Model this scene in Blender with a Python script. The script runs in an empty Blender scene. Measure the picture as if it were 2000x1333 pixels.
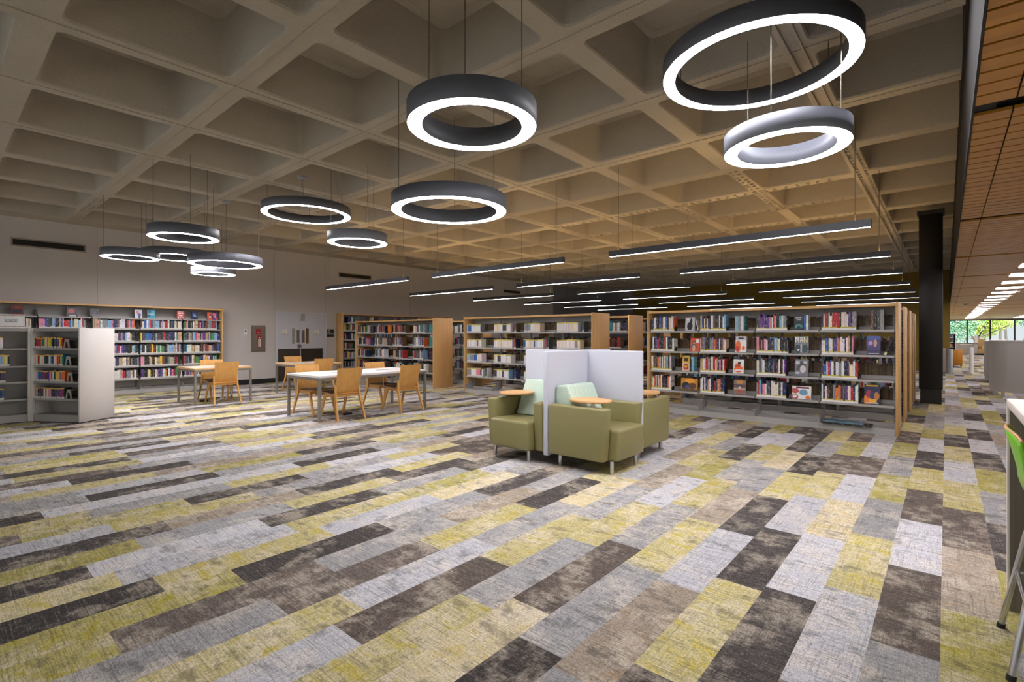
import bpy, bmesh, math, random
from mathutils import Vector, Matrix
rnd = random.Random(7)
S = bpy.context.scene
C = S.collection
PI = math.pi

# ------------------------------------------------------------------ helpers
def lin(c):
    out = []
    for v in c:
        v /= 255.0
        out.append(v / 12.92 if v <= 0.04045 else ((v + 0.055) / 1.055) ** 2.4)
    return tuple(out)

class MB:
    """collects polygons with material slot, optional colour, smooth flag"""
    def __init__(s):
        s.v = []; s.f = []; s.m = []; s.c = []; s.s = []
    def face(s, pts, m=0, col=None, smooth=False):
        i = len(s.v); s.v.extend([tuple(p) for p in pts])
        s.f.append(tuple(range(i, i + len(pts)))); s.m.append(m); s.c.append(col); s.s.append(smooth)
    def add(s, verts, faces, m=0, col=None, smooth=False):
        i = len(s.v); s.v.extend([tuple(p) for p in verts])
        for f in faces:
            s.f.append(tuple(i + k for k in f)); s.m.append(m); s.c.append(col); s.s.append(smooth)
    def box(s, x0, x1, y0, y1, z0, z1, m=0, col=None, M=None):
        vs = [Vector((x, y, z)) for z in (z0, z1) for y in (y0, y1) for x in (x0, x1)]
        if M is not None: vs = [M @ v for v in vs]
        s.add(vs, [(0, 2, 3, 1), (4, 5, 7, 6), (0, 1, 5, 4), (2, 6, 7, 3), (0, 4, 6, 2), (1, 3, 7, 5)], m, col)
    def rbox(s, x0, x1, y0, y1, z0, z1, r=0.01, seg=2, m=0, M=None, top=None):
        """box with rounded edges; top = function moving vertices"""
        bm = bmesh.new(); bmesh.ops.create_cube(bm, size=1.0)
        for v in bm.verts:
            v.co = Vector(((x0 + x1) / 2 + v.co.x * (x1 - x0), (y0 + y1) / 2 + v.co.y * (y1 - y0), (z0 + z1) / 2 + v.co.z * (z1 - z0)))
        if top:
            for v in bm.verts: v.co = Vector(top(v.co))
        bmesh.ops.bevel(bm, geom=list(bm.edges), offset=r, segments=seg, profile=0.5, affect='EDGES')
        s.bm(bm, m, True, M)
    def bm(s, bm, m=0, smooth=False, M=None):
        bm.verts.index_update()
        vs = [(M @ v.co if M is not None else v.co.copy()) for v in bm.verts]
        s.add(vs, [tuple(v.index for v in f.verts) for f in bm.faces], m, None, smooth)
        bm.free()
    def cyl(s, p0, p1, r0, r1=None, n=12, m=0, caps=True, smooth=True):
        if r1 is None: r1 = r0
        p0 = Vector(p0); p1 = Vector(p1); d = (p1 - p0).normalized()
        a = Vector((1, 0, 0)) if abs(d.x) < 0.8 else Vector((0, 1, 0))
        u = d.cross(a).normalized(); w = d.cross(u)
        vs = []
        for p, r in ((p0, r0), (p1, r1)):
            for k in range(n):
                t = 2 * PI * k / n; vs.append(p + (u * math.cos(t) + w * math.sin(t)) * r)
        s.add(vs, [(k, (k + 1) % n, n + (k + 1) % n, n + k) for k in range(n)], m, None, smooth)
        if caps:
            s.add(vs[:n], [tuple(range(n))[::-1]], m); s.add(vs[n:], [tuple(range(n))], m)
    def tube(s, pts, r, n=6, m=0):
        pts = [Vector(p) for p in pts]; rings = []
        up = Vector((0, 0, 1))
        for i, p in enumerate(pts):
            d = (pts[min(i + 1, len(pts) - 1)] - pts[max(i - 1, 0)]).normalized()
            a = up if abs(d.z) < 0.9 else Vector((1, 0, 0))
            u = d.cross(a).normalized(); w = d.cross(u)
            rr = r[i] if isinstance(r, (list, tuple)) else r
            rings.append([p + (u * math.cos(2 * PI * k / n) + w * math.sin(2 * PI * k / n)) * rr for k in range(n)])
        vs = [v for rg in rings for v in rg]; fs = []
        for i in range(len(rings) - 1):
            for k in range(n):
                fs.append((i * n + k, i * n + (k + 1) % n, (i + 1) * n + (k + 1) % n, (i + 1) * n + k))
        s.add(vs, fs, m, None, True)
        s.add(rings[0], [tuple(range(n))], m); s.add(rings[-1], [tuple(range(n))[::-1]], m)
    def prism(s, poly, y0, y1, m=0, M=None, axis='y'):
        """poly of (a, b) pairs in the x-z plane extruded along y (or in x-y along z)"""
        n = len(poly)
        if axis == 'y': A = [Vector((a, y0, b)) for a, b in poly]; B = [Vector((a, y1, b)) for a, b in poly]
        elif axis == 'x': A = [Vector((y0, a, b)) for a, b in poly]; B = [Vector((y1, a, b)) for a, b in poly]
        else: A = [Vector((a, b, y0)) for a, b in poly]; B = [Vector((a, b, y1)) for a, b in poly]
        if M is not None: A = [M @ v for v in A]; B = [M @ v for v in B]
        s.add(A + B, [tuple(range(n))[::-1], tuple(range(n, 2 * n))] + [(k, (k + 1) % n, n + (k + 1) % n, n + k) for k in range(n)], m)
    def lathe(s, prof, n=32, m=0, c=(0, 0, 0), closed=False):
        vs = []
        for r, z in prof:
            for k in range(n):
                t = 2 * PI * k / n; vs.append((c[0] + r * math.cos(t), c[1] + r * math.sin(t), c[2] + z))
        P = len(prof); fs = []
        for i in range(P if closed else P - 1):
            j = (i + 1) % P
            for k in range(n): fs.append((i * n + k, i * n + (k + 1) % n, j * n + (k + 1) % n, j * n + k))
        s.add(vs, fs, m, None, True)
    def mesh(s, name, mats):
        me = bpy.data.meshes.new(name); me.from_pydata(s.v, [], s.f)
        for mt in mats: me.materials.append(mt)
        me.polygons.foreach_set('material_index', s.m); me.polygons.foreach_set('use_smooth', s.s)
        if any(c is not None for c in s.c):
            at = me.color_attributes.new('col', 'FLOAT_COLOR', 'CORNER'); buf = []
            for f, c in zip(s.f, s.c):
                c = c or (0.5, 0.5, 0.5)
                buf.extend((c[0], c[1], c[2], c[3] if len(c) > 3 else 1.0) * len(f))
            at.data.foreach_set('color', buf)
        me.validate(); me.update()
        bm = bmesh.new(); bm.from_mesh(me)
        bmesh.ops.recalc_face_normals(bm, faces=bm.faces); bm.to_mesh(me); bm.free()
        return me
    def build(s, name, mats, parent=None, loc=(0, 0, 0), rz=0):
        if not isinstance(mats, (list, tuple)): mats = [mats]
        o = bpy.data.objects.new(name, s.mesh(name, mats)); C.objects.link(o)
        o.location = loc; o.rotation_euler = (0, 0, rz)
        if parent is not None: o.parent = parent
        return o

def tag(o, label=None, cat=None, group=None, kind=None):
    if label: o['label'] = label
    if cat: o['category'] = cat
    if group: o['group'] = group
    if kind: o['kind'] = kind
    return o
def thing(name, label, cat, loc=(0, 0, 0), rz=0, group=None):
    o = bpy.data.objects.new(name, None); C.objects.link(o); o.empty_display_size = 0.1
    o.location = loc; o.rotation_euler = (0, 0, rz)
    return tag(o, label, cat, group)
def dup(o, parent=None, **kw):
    c = o.copy(); C.objects.link(c)
    if parent is not None: c.parent = parent
    for ch in list(o.children): dup(ch, c)
    for k, v in kw.items():
        if k == 'loc': c.location = v
        elif k == 'rz': c.rotation_euler = (0, 0, v)
        else: c[k] = v
    return c
def struct(o): o['kind'] = 'structure'; return o

# ------------------------------------------------------------------ materials
def newmat(name):
    m = bpy.data.materials.new(name); m.use_nodes = True
    nt = m.node_tree; return m, nt, nt.nodes['Principled BSDF']
def N(nt, t, **kw):
    n = nt.nodes.new(t)
    for k, v in kw.items(): setattr(n, k, v)
    return n
def mix(nt, a, b, fac, mode='MIX'):
    n = N(nt, 'ShaderNodeMix', data_type='RGBA', blend_type=mode)
    for sock, val in ((n.inputs[6], a), (n.inputs[7], b), (n.inputs[0], fac)):
        if hasattr(val, 'links'): nt.links.new(val, sock)
        elif isinstance(val, (int, float)): sock.default_value = val
        else: sock.default_value = (*val[:3], 1)
    return n.outputs[2]
def noise(nt, scale, detail=3, vec=None, rough=0.5):
    n = N(nt, 'ShaderNodeTexNoise'); n.inputs['Scale'].default_value = scale
    n.inputs['Detail'].default_value = detail; n.inputs['Roughness'].default_value = rough
    if vec is not None: nt.links.new(vec, n.inputs['Vector'])
    return n.outputs[0]
def objco(nt, sc=(1, 1, 1), world=False):
    if world:
        g = N(nt, 'ShaderNodeNewGeometry').outputs['Position']
    else:
        g = N(nt, 'ShaderNodeTexCoord').outputs['Object']
    mp = N(nt, 'ShaderNodeMapping'); mp.inputs['Scale'].default_value = sc
    nt.links.new(g, mp.inputs[0]); return mp.outputs[0]
def ramp(nt, fac, stops):
    r = N(nt, 'ShaderNodeValToRGB'); e = r.color_ramp.elements
    while len(e) < len(stops): e.new(0.5)
    for x, (p, c) in zip(e, stops): x.position = p; x.color = (*c, 1)
    nt.links.new(fac, r.inputs[0]); return r.outputs[0]
def math_(nt, op, a, b=None):
    n = N(nt, 'ShaderNodeMath', operation=op)
    for s_, v in zip(n.inputs, (a, b)):
        if v is None: continue
        if hasattr(v, 'links'): nt.links.new(v, s_)
        else: s_.default_value = v
    return n.outputs[0]
def bump(nt, b, h, strength=0.2, dist=0.01):
    n = N(nt, 'ShaderNodeBump'); n.inputs['Strength'].default_value = strength; n.inputs['Distance'].default_value = dist
    nt.links.new(h, n.inputs['Height']); nt.links.new(n.outputs[0], b.inputs['Normal'])
def plain(name, c, rough=0.5, metal=0.0, var=0.05, scale=8, bmp=0, bscale=80):
    m, nt, b = newmat(name); c = lin(c)
    v = objco(nt); nz = noise(nt, scale, 3, v)
    nt.links.new(mix(nt, tuple(x * (1 - var) for x in c), tuple(min(1, x * (1 + var)) for x in c), nz), b.inputs['Base Color'])
    b.inputs['Roughness'].default_value = rough; b.inputs['Metallic'].default_value = metal
    if bmp: bump(nt, b, noise(nt, bscale, 2, v), bmp, 0.004)
    return m
def emit(name, c, st):
    m, nt, b = newmat(name)
    b.inputs['Base Color'].default_value = (0.8, 0.8, 0.8, 1)
    b.inputs['Emission Color'].default_value = (*c, 1); b.inputs['Emission Strength'].default_value = st
    return m
def wood(name, c1, c2, grain=(30, 30, 1.2), rough=0.42):
    m, nt, b = newmat(name); v = objco(nt, grain)
    a = noise(nt, 1.0, 4, v, 0.6); f = noise(nt, 6.0, 2, v, 0.5)
    col = mix(nt, lin(c1), lin(c2), ramp(nt, a, [(0.35, (0, 0, 0)), (0.65, (1, 1, 1))]))
    col = mix(nt, col, lin(c1), math_(nt, 'MULTIPLY', f, 0.35))
    nt.links.new(col, b.inputs['Base Color']); b.inputs['Roughness'].default_value = rough
    bump(nt, b, f, 0.05, 0.002)
    return m

M = {}
M['oak'] = wood('oak', (218, 178, 120), (204, 158, 98))
M['oak_x'] = wood('oak_lengthwise', (220, 178, 118), (206, 160, 98), (1.2, 30, 30))
M['beech'] = wood('beech', (216, 164, 94), (202, 148, 76), (22, 22, 1.5), 0.35)
M['tablet'] = wood('tablet_maple', (226, 178, 118), (212, 160, 100), (1.5, 24, 24), 0.4)
M['steel'] = plain('grey_shelf_steel', (168, 166, 162), 0.45, 0.0, 0.04)
M['steel_dk'] = plain('grey_upright_steel', (150, 148, 145), 0.45, 0.0, 0.05)
M['white_lam'] = plain('white_laminate', (210, 205, 199), 0.45, 0, 0.02)
M['grey_case'] = plain('grey_case_steel', (158, 153, 147), 0.5, 0, 0.03)
M['wall'] = plain('wall_paint', (196, 190, 184), 0.75, 0, 0.03, 2, 0.1, 60)
M['wall_dk'] = plain('wall_slate_grey', (138, 138, 144), 0.8, 0, 0.03, 2)
M['wall_ol'] = plain('wall_olive_paint', (130, 108, 40), 0.8, 0, 0.05, 2)
M['black'] = plain('black_metal', (26, 23, 22), 0.5, 0, 0.1)
M['blackbase'] = plain('black_rubber', (22, 21, 22), 0.6, 0, 0.1)
M['beam'] = plain('beam_steel', (17, 15, 15), 0.75, 0.0, 0.15, 3)
M['dark'] = plain('dark_gap', (18, 16, 14), 0.9)
M['lampgrey'] = plain('lamp_housing', (104, 107, 116), 0.5, 0.1, 0.04)
M['lampsilver'] = plain('lamp_housing_silver', (148, 153, 166), 0.45, 0.1, 0.03)
M['cable'] = plain('cable_steel', (120, 112, 100), 0.4, 0.6)
M['diff'] = emit('lamp_diffuser', (1.0, 0.96, 1.0), 19.5)
M['diff_l'] = emit('linear_diffuser', (1.0, 0.95, 1.0), 16.5)
M['uplight'] = emit('linear_uplight', (1.0, 0.66, 0.30), 11.0)
M['uplight_strong'] = emit('linear_uplight_strong', (1.0, 0.66, 0.30), 16.0)
M['lampdark'] = plain('linear_housing', (70, 72, 78), 0.5, 0.1, 0.04)
M['trough'] = emit('trough_panel', (1.0, 0.93, 0.97), 5.0)
M['vinyl'] = plain('olive_vinyl', (138, 131, 86), 0.38, 0, 0.04, 5)
M['chrome'] = plain('brushed_chrome', (205, 205, 208), 0.22, 1.0, 0.03)
M['tsteel'] = plain('table_steel', (150, 145, 138), 0.38, 0.7, 0.04)
M['seatpad'] = plain('brown_seat_pad', (82, 64, 54), 0.6)
M['white'] = plain('white_plastic', (232, 230, 228), 0.4)
M['tabletop'] = plain('white_tabletop', (238, 236, 236), 0.35, 0, 0.01)
M['greytop'] = plain('greige_laminate', (200, 180, 160), 0.4, 0, 0.03)
M['door'] = plain('door_paint', (196, 197, 202), 0.45, 0, 0.02)
M['frame'] = plain('door_frame_paint', (202, 202, 206), 0.45, 0, 0.02)
M['kick'] = plain('kick_plate_steel', (96, 88, 80), 0.3, 0.8, 0.1, 3)
M['plate'] = plain('push_plate_steel', (140, 132, 130), 0.3, 0.8)
M['vglass'] = plain('vision_glass_tinted', (112, 82, 30), 0.15)
M['vglass2'] = plain('vision_glass_pale', (150, 156, 142), 0.12, 0, 0.3, 12)
M['excab'] = plain('extinguisher_cabinet_steel', (132, 120, 108), 0.35, 0.6)
M['red'] = plain('red_decal', (150, 22, 28), 0.5)
M['sign'] = plain('green_black_sign', (28, 42, 40), 0.5)
M['cream'] = plain('cream_sign', (222, 214, 204), 0.5)
M['ink'] = plain('dark_ink', (40, 36, 36), 0.6)
M['greenshell'] = plain('green_plastic', (120, 196, 30), 0.3)
M['cnt'] = wood('grey_wood_laminate', (122, 112, 100), (104, 95, 84), (60, 60, 1.5), 0.5)
M['cnt_top'] = plain('counter_top_white', (232, 224, 216), 0.3, 0, 0.02)
M['desk'] = plain('desk_grey_laminate', (172, 168, 164), 0.45, 0, 0.02)
M['bin'] = plain('bin_steel', (176, 178, 182), 0.28, 0.85, 0.04)
M['beige'] = plain('beige_panel', (172, 158, 146), 0.5)
M['orangeoak'] = wood('orange_oak', (206, 138, 40), (190, 120, 28), (1.5, 30, 30))
M['paper'] = plain('page_edges', (214, 204, 186), 0.8)
M['label'] = plain('white_spine_label', (236, 234, 232), 0.6, 0, 0.02)
M['ylabel'] = plain('yellow_spine_label', (206, 190, 48), 0.6)
M['grille'] = plain('vent_grille_dark', (40, 36, 32), 0.7)
M['ventframe'] = plain('vent_frame_paint', (150, 140, 126), 0.6)
M['sofa'] = plain('tan_upholstery', (176, 140, 92), 0.7)
M['fabric'] = None

# mint check fabric
def _():
    m, nt, b = newmat('mint_check_fabric'); v = objco(nt, (75, 75, 75))
    ck = N(nt, 'ShaderNodeTexChecker'); ck.inputs['Scale'].default_value = 1.0; nt.links.new(v, ck.inputs[0])
    ck.inputs[1].default_value = (*lin((206, 218, 202)), 1); ck.inputs[2].default_value = (*lin((176, 204, 186)), 1)
    nt.links.new(ck.outputs[0], b.inputs['Base Color']); b.inputs['Roughness'].default_value = 0.85
    M['fabric'] = m
    # screen felt: pale lavender grey
    m, nt, b = newmat('lavender_felt'); v = objco(nt)
    nt.links.new(mix(nt, lin((196, 198, 210)), lin((208, 210, 220)), noise(nt, 160, 2, v)), b.inputs['Base Color'])
    b.inputs['Roughness'].default_value = 0.9; M['felt'] = m
    # individual book cover: object colour with a band of lettering-like flecks
    m, nt, b = newmat('book_cover')
    oi = N(nt, 'ShaderNodeObjectInfo'); tc = N(nt, 'ShaderNodeTexCoord')
    off = N(nt, 'ShaderNodeVectorMath', operation='ADD'); nt.links.new(tc.outputs['Object'], off.inputs[0])
    cmb = N(nt, 'ShaderNodeCombineXYZ'); nt.links.new(math_(nt, 'MULTIPLY', oi.outputs['Random'], 37.0), cmb.inputs[2])
    nt.links.new(cmb.outputs[0], off.inputs[1])
    mp = N(nt, 'ShaderNodeMapping'); mp.inputs['Scale'].default_value = (90, 6, 16); nt.links.new(off.outputs[0], mp.inputs[0])
    nz = noise(nt, 1.0, 3, mp.outputs[0], 0.7)
    hv = N(nt, 'ShaderNodeHueSaturation'); hv.inputs['Value'].default_value = 0.45; nt.links.new(oi.outputs['Color'], hv.inputs['Color'])
    lt = mix(nt, oi.outputs['Color'], (0.8, 0.78, 0.74), 0.6)
    f1 = ramp(nt, nz, [(0.58, (0, 0, 0)), (0.62, (1, 1, 1))]); f2 = ramp(nt, nz, [(0.38, (1, 1, 1)), (0.42, (0, 0, 0))])
    c = mix(nt, oi.outputs['Color'], lt, f1); c = mix(nt, c, hv.outputs[0], f2)
    nt.links.new(c, b.inputs['Base Color']); b.inputs['Roughness'].default_value = 0.4; M['cover'] = m
    # stuff books / printed covers: colour attribute
    m, nt, b = newmat('printed_colour'); a = N(nt, 'ShaderNodeAttribute', attribute_name='col')
    g = objco(nt, (70, 70, 24)); nz = noise(nt, 1.0, 2, g, 0.6)
    c = mix(nt, a.outputs['Color'], (0.75, 0.73, 0.7), math_(nt, 'MULTIPLY', ramp(nt, nz, [(0.6, (0, 0, 0)), (0.66, (1, 1, 1))]), 0.25))
    nt.links.new(c, b.inputs['Base Color']); b.inputs['Roughness'].default_value = 0.5; M['print'] = m
    m, nt, b = newmat('cover_art'); a = N(nt, 'ShaderNodeAttribute', attribute_name='col')
    nt.links.new(a.outputs['Color'], b.inputs['Base Color']); b.inputs['Roughness'].default_value = 0.35; M['art'] = m
    # rough painted concrete of the waffle slab
    m, nt, b = newmat('painted_concrete'); v = objco(nt)
    n1 = noise(nt, 1.2, 4, v, 0.6); n2 = noise(nt, 120, 3, v, 0.75)
    c = mix(nt, lin((172, 163, 147)), lin((188, 179, 163)), n1); c = mix(nt, c, lin((142, 132, 116)), ramp(nt, n2, [(0.55, (0, 0, 0)), (0.72, (1, 1, 1))]))
    nt.links.new(c, b.inputs['Base Color']); b.inputs['Roughness'].default_value = 0.9; bump(nt, b, n2, 0.5, 0.012); M['concrete'] = m
    # carpet: per-plank class colour in the attribute, distressed by woven noise in world space
    m, nt, b = newmat('carpet_planks'); a = N(nt, 'ShaderNodeAttribute', attribute_name='col')
    r = a.outputs['Alpha']
    tc = N(nt, 'ShaderNodeNewGeometry'); ad = N(nt, 'ShaderNodeVectorMath', operation='ADD'); cb = N(nt, 'ShaderNodeCombineXYZ')
    nt.links.new(math_(nt, 'MULTIPLY', r, 61.0), cb.inputs[2]); nt.links.new(tc.outputs['Position'], ad.inputs[0]); nt.links.new(cb.outputs[0], ad.inputs[1])
    def mapd(sc):
        mp = N(nt, 'ShaderNodeMapping'); mp.inputs['Scale'].default_value = sc; nt.links.new(ad.outputs[0], mp.inputs[0]); return mp.outputs[0]
    base = a.outputs['Color']
    cloud = noise(nt, 1.0, 6, mapd((4.2, 3.4, 1)), 0.66)
    cloud2 = noise(nt, 1.0, 6, mapd((6.0, 9.0, 1.7)), 0.7)
    streak = noise(nt, 1.0, 5, mapd((4.5, 120.0, 1)), 0.68)
    streak2 = noise(nt, 1.0, 5, mapd((130.0, 4.5, 1)), 0.68)
    weave = noise(nt, 1.0, 2, mapd((260.0, 60.0, 1)), 0.7); weave2 = noise(nt, 1.0, 2, mapd((50.0, 230.0, 1)), 0.7)
    def hsv(col, val, sat):
        h = N(nt, 'ShaderNodeHueSaturation'); h.inputs['Value'].default_value = val; h.inputs['Saturation'].default_value = sat; nt.links.new(col, h.inputs['Color']); return h.outputs[0]
    dark = mix(nt, hsv(base, 0.40, 0.85), lin((70, 66, 64)), 0.35)
    pale = mix(nt, hsv(base, 1.25, 0.7), lin((226, 212, 192)), 0.55)
    vivid = hsv(base, 0.95, 1.6)
    c = mix(nt, base, pale, math_(nt, 'MULTIPLY', ramp(nt, cloud, [(0.48, (0, 0, 0)), (0.59, (1, 1, 1))]), 0.85))
    c = mix(nt, c, vivid, math_(nt, 'MULTIPLY', ramp(nt, cloud2, [(0.53, (0, 0, 0)), (0.62, (1, 1, 1))]), 0.8))
    c = mix(nt, c, dark, math_(nt, 'MULTIPLY', ramp(nt, cloud2, [(0.36, (1, 1, 1)), (0.46, (0, 0, 0))]), 0.7))
    c = mix(nt, c, dark, math_(nt, 'MULTIPLY', ramp(nt, streak, [(0.36, (1, 1, 1)), (0.50, (0, 0, 0))]), 0.6))
    c = mix(nt, c, pale, math_(nt, 'MULTIPLY', ramp(nt, streak, [(0.55, (0, 0, 0)), (0.72, (1, 1, 1))]), 0.5))
    c = mix(nt, c, dark, math_(nt, 'MULTIPLY', ramp(nt, streak2, [(0.34, (1, 1, 1)), (0.48, (0, 0, 0))]), 0.52))
    w = math_(nt, 'ADD', math_(nt, 'MULTIPLY', weave, 0.5), math_(nt, 'MULTIPLY', weave2, 0.5))
    c = mix(nt, c, dark, math_(nt, 'MULTIPLY', ramp(nt, w, [(0.38, (1, 1, 1)), (0.52, (0, 0, 0))]), 0.7))
    c = mix(nt, c, pale, math_(nt, 'MULTIPLY', ramp(nt, w, [(0.53, (0, 0, 0)), (0.66, (1, 1, 1))]), 0.35))
    nt.links.new(c, b.inputs['Base Color']); b.inputs['Roughness'].default_value = 0.95; b.inputs['Specular IOR Level'].default_value = 0.1
    bump(nt, b, weave, 0.3, 0.003); M['carpet'] = m
    # slatted wood ceiling
    m, nt, b = newmat('wood_slats'); g = objco(nt)
    sp = N(nt, 'ShaderNodeSeparateXYZ'); nt.links.new(g, sp.inputs[0])
    oi = N(nt, 'ShaderNodeMapping'); oi.inputs['Scale'].default_value = (1.5, 30, 1); nt.links.new(g, oi.inputs[0])
    g2 = noise(nt, 1.0, 4, oi.outputs[0], 0.6)
    wn = N(nt, 'ShaderNodeTexWhiteNoise', noise_dimensions='1D'); nt.links.new(math_(nt, 'FLOOR', math_(nt, 'DIVIDE', sp.outputs[1], 0.16)), wn.inputs['W'])
    c = mix(nt, lin((184, 128, 44)), lin((148, 98, 28)), math_(nt, 'ADD', math_(nt, 'MULTIPLY', g2, 0.5), math_(nt, 'MULTIPLY', wn.outputs[0], 0.5)))
    nt.links.new(c, b.inputs['Base Color']); b.inputs['Roughness'].default_value = 0.36; M['slat'] = m
    # foliage and bark
    m, nt, b = newmat('leaf_green'); a = N(nt, 'ShaderNodeAttribute', attribute_name='col')
    nt.links.new(a.outputs['Color'], b.inputs['Base Color']); b.inputs['Roughness'].default_value = 0.6
    b.inputs['Transmission Weight'].default_value = 0.0; M['leaf'] = m
    M['bark'] = plain('bark', (104, 92, 88), 0.9, 0, 0.25, 10)
    m, nt, b = newmat('window_glass'); b.inputs['Base Color'].default_value = (0.9, 0.96, 0.97, 1)
    b.inputs['Transmission Weight'].default_value = 1.0; b.inputs['Roughness'].default_value = 0.0; b.inputs['IOR'].default_value = 1.02; M['glass'] = m
    m, nt, b = newmat('grass_ground'); v = objco(nt)
    nt.links.new(mix(nt, lin((150, 160, 110)), lin((196, 190, 176)), noise(nt, 0.4, 4, v)), b.inputs['Base Color']); M['ground'] = m
_()

# ------------------------------------------------------------------ camera
cam = bpy.data.cameras.new('camera'); co = bpy.data.objects.new('camera', cam); C.objects.link(co)
cam.sensor_width = 36; cam.lens = 985.06 * 36 / 2000; cam.shift_y = -(666.5 - 657.2) / 2000
EYE = 1.39
co.location = (0, 0, EYE); co.rotation_euler = (PI / 2, 0, math.radians(40.72)); cam.clip_end = 300
S.camera = co

# ------------------------------------------------------------------ the setting
WX = -15.29; H = 3.98; PITCH = 1.524; RX0 = -2.545; RY0 = 2.12
BACK_Y = 26.0; FX = 0.12; WIN_Y = 52.0; WZ = 2.7

# carpet planks laid along Y
PW = 0.2465; PL = 1.0; PX0 = -0.02
# plank colours: 1 yellow, 2 olive, 3 dark, 4 light grey, 5 mid grey, 6 tan, 7 brown, 8 cream
KL = {1: (204, 192, 136), 2: (182, 172, 102), 3: (76, 72, 71), 4: (206, 206, 211), 5: (168, 167, 168), 6: (176, 162, 146), 7: (108, 98, 92), 8: (220, 206, 166)}
PLANKS = {}
for row in (
    (-23, -0.11, 0, 3),
    (-22, -0.42, 3, 0, 4, 3),
    (-21, -0.18, 0, 5, 1, 4),
    (-20, -0.59, 0, 2, 3),
    (-19, -0.13, 0, 1, 5),
    (-18, -0.86, 0, 3, 6, 0, 1),
    (-17, -0.08, 2, 5, 1, 3),
    (-16, -0.38, 3, 4, 3, 5),
    (-15, -0.29, 1, 4, 1),
    (-14, -0.16, 3, 1, 4, 8),
    (-13, -0.84, 0, 2, 3, 5, 3),
    (-12, -0.45, 2, 7, 5, 6, 5, 0, 0, 3),
    (-11, -0.84, 0, 5, 7, 1, 3, 0, 4),
    (-10, -0.57, 0, 1, 4, 5, 8, 4),
    (-9, -0.74, 0, 4, 7, 1, 5, 6, 1),
    (-8, -0.14, 0, 1, 5, 1),
    (-7, -1.00, 0, 0, 8, 7, 5, 1, 5, 1),
    (-6, -0.23, 0, 3, 5, 1, 6, 5, 8, 3),
    (-5, -0.30, 0, 0, 6, 4, 3, 1, 3, 5),
    (-4, -0.06, 0, 3, 1, 3, 4, 1, 7, 2),
    (-3, -1.00, 0, 0, 0, 3, 4, 8, 4, 7, 4),
    (-2, -0.77, 0, 0, 0, 4, 1, 5, 2, 5, 2),
    (-1, -0.21, 0, 0, 5, 7, 4, 7, 1, 3, 4),
    (0, -0.65, 0, 0, 0, 2, 6, 7, 1, 4, 1, 3),
    (1, -0.90, 0, 0, 0, 0, 2, 0, 5, 2, 3, 4),
): PLANKS[row[0]] = (row[1], row[2:])
PL = 1.01
def floor_mesh():
    b = MB(); r = random.Random(11)
    pool = [1, 1, 1, 2, 2, 3, 3, 3, 3, 4, 4, 4, 5, 5, 5, 5, 6, 6, 6, 7, 7]
    i0, i1 = -63, 48
    prev = {}
    for i in range(i0, i1):
        cur = {}; x0 = PX0 + i * PW; x1 = x0 + PW
        seq = PLANKS.get(i)
        off = seq[0] if seq else r.random()
        y = off - 6 * PL; last = ''
        while y < WIN_Y + 0.4:
            k = int(round((y - off) / PL)); kl = None
            if seq and 0 <= k < len(seq[1]) and seq[1][k] > 0: kl = seq[1][k]
            if kl is None:
                kl = r.choice(pool)
                for _ in range(2):
                    if kl == last or prev.get(int(y)) == kl or prev.get(int(y + 0.9)) == kl: kl = r.choice(pool)
            last = kl; cur[int(y)] = kl
            jt = r.randint(-9, 9); c = lin(tuple(min(255, v + jt) for v in KL[kl]))
            if x1 > WX - 0.2:
                b.face([(x0, y, 0), (x1, y, 0), (x1, y + PL, 0), (x0, y + PL, 0)], 0, (*c, r.random()))
            y += PL
        prev = cur
    return b
struct(floor_mesh().build('floor', M['carpet']))

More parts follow.
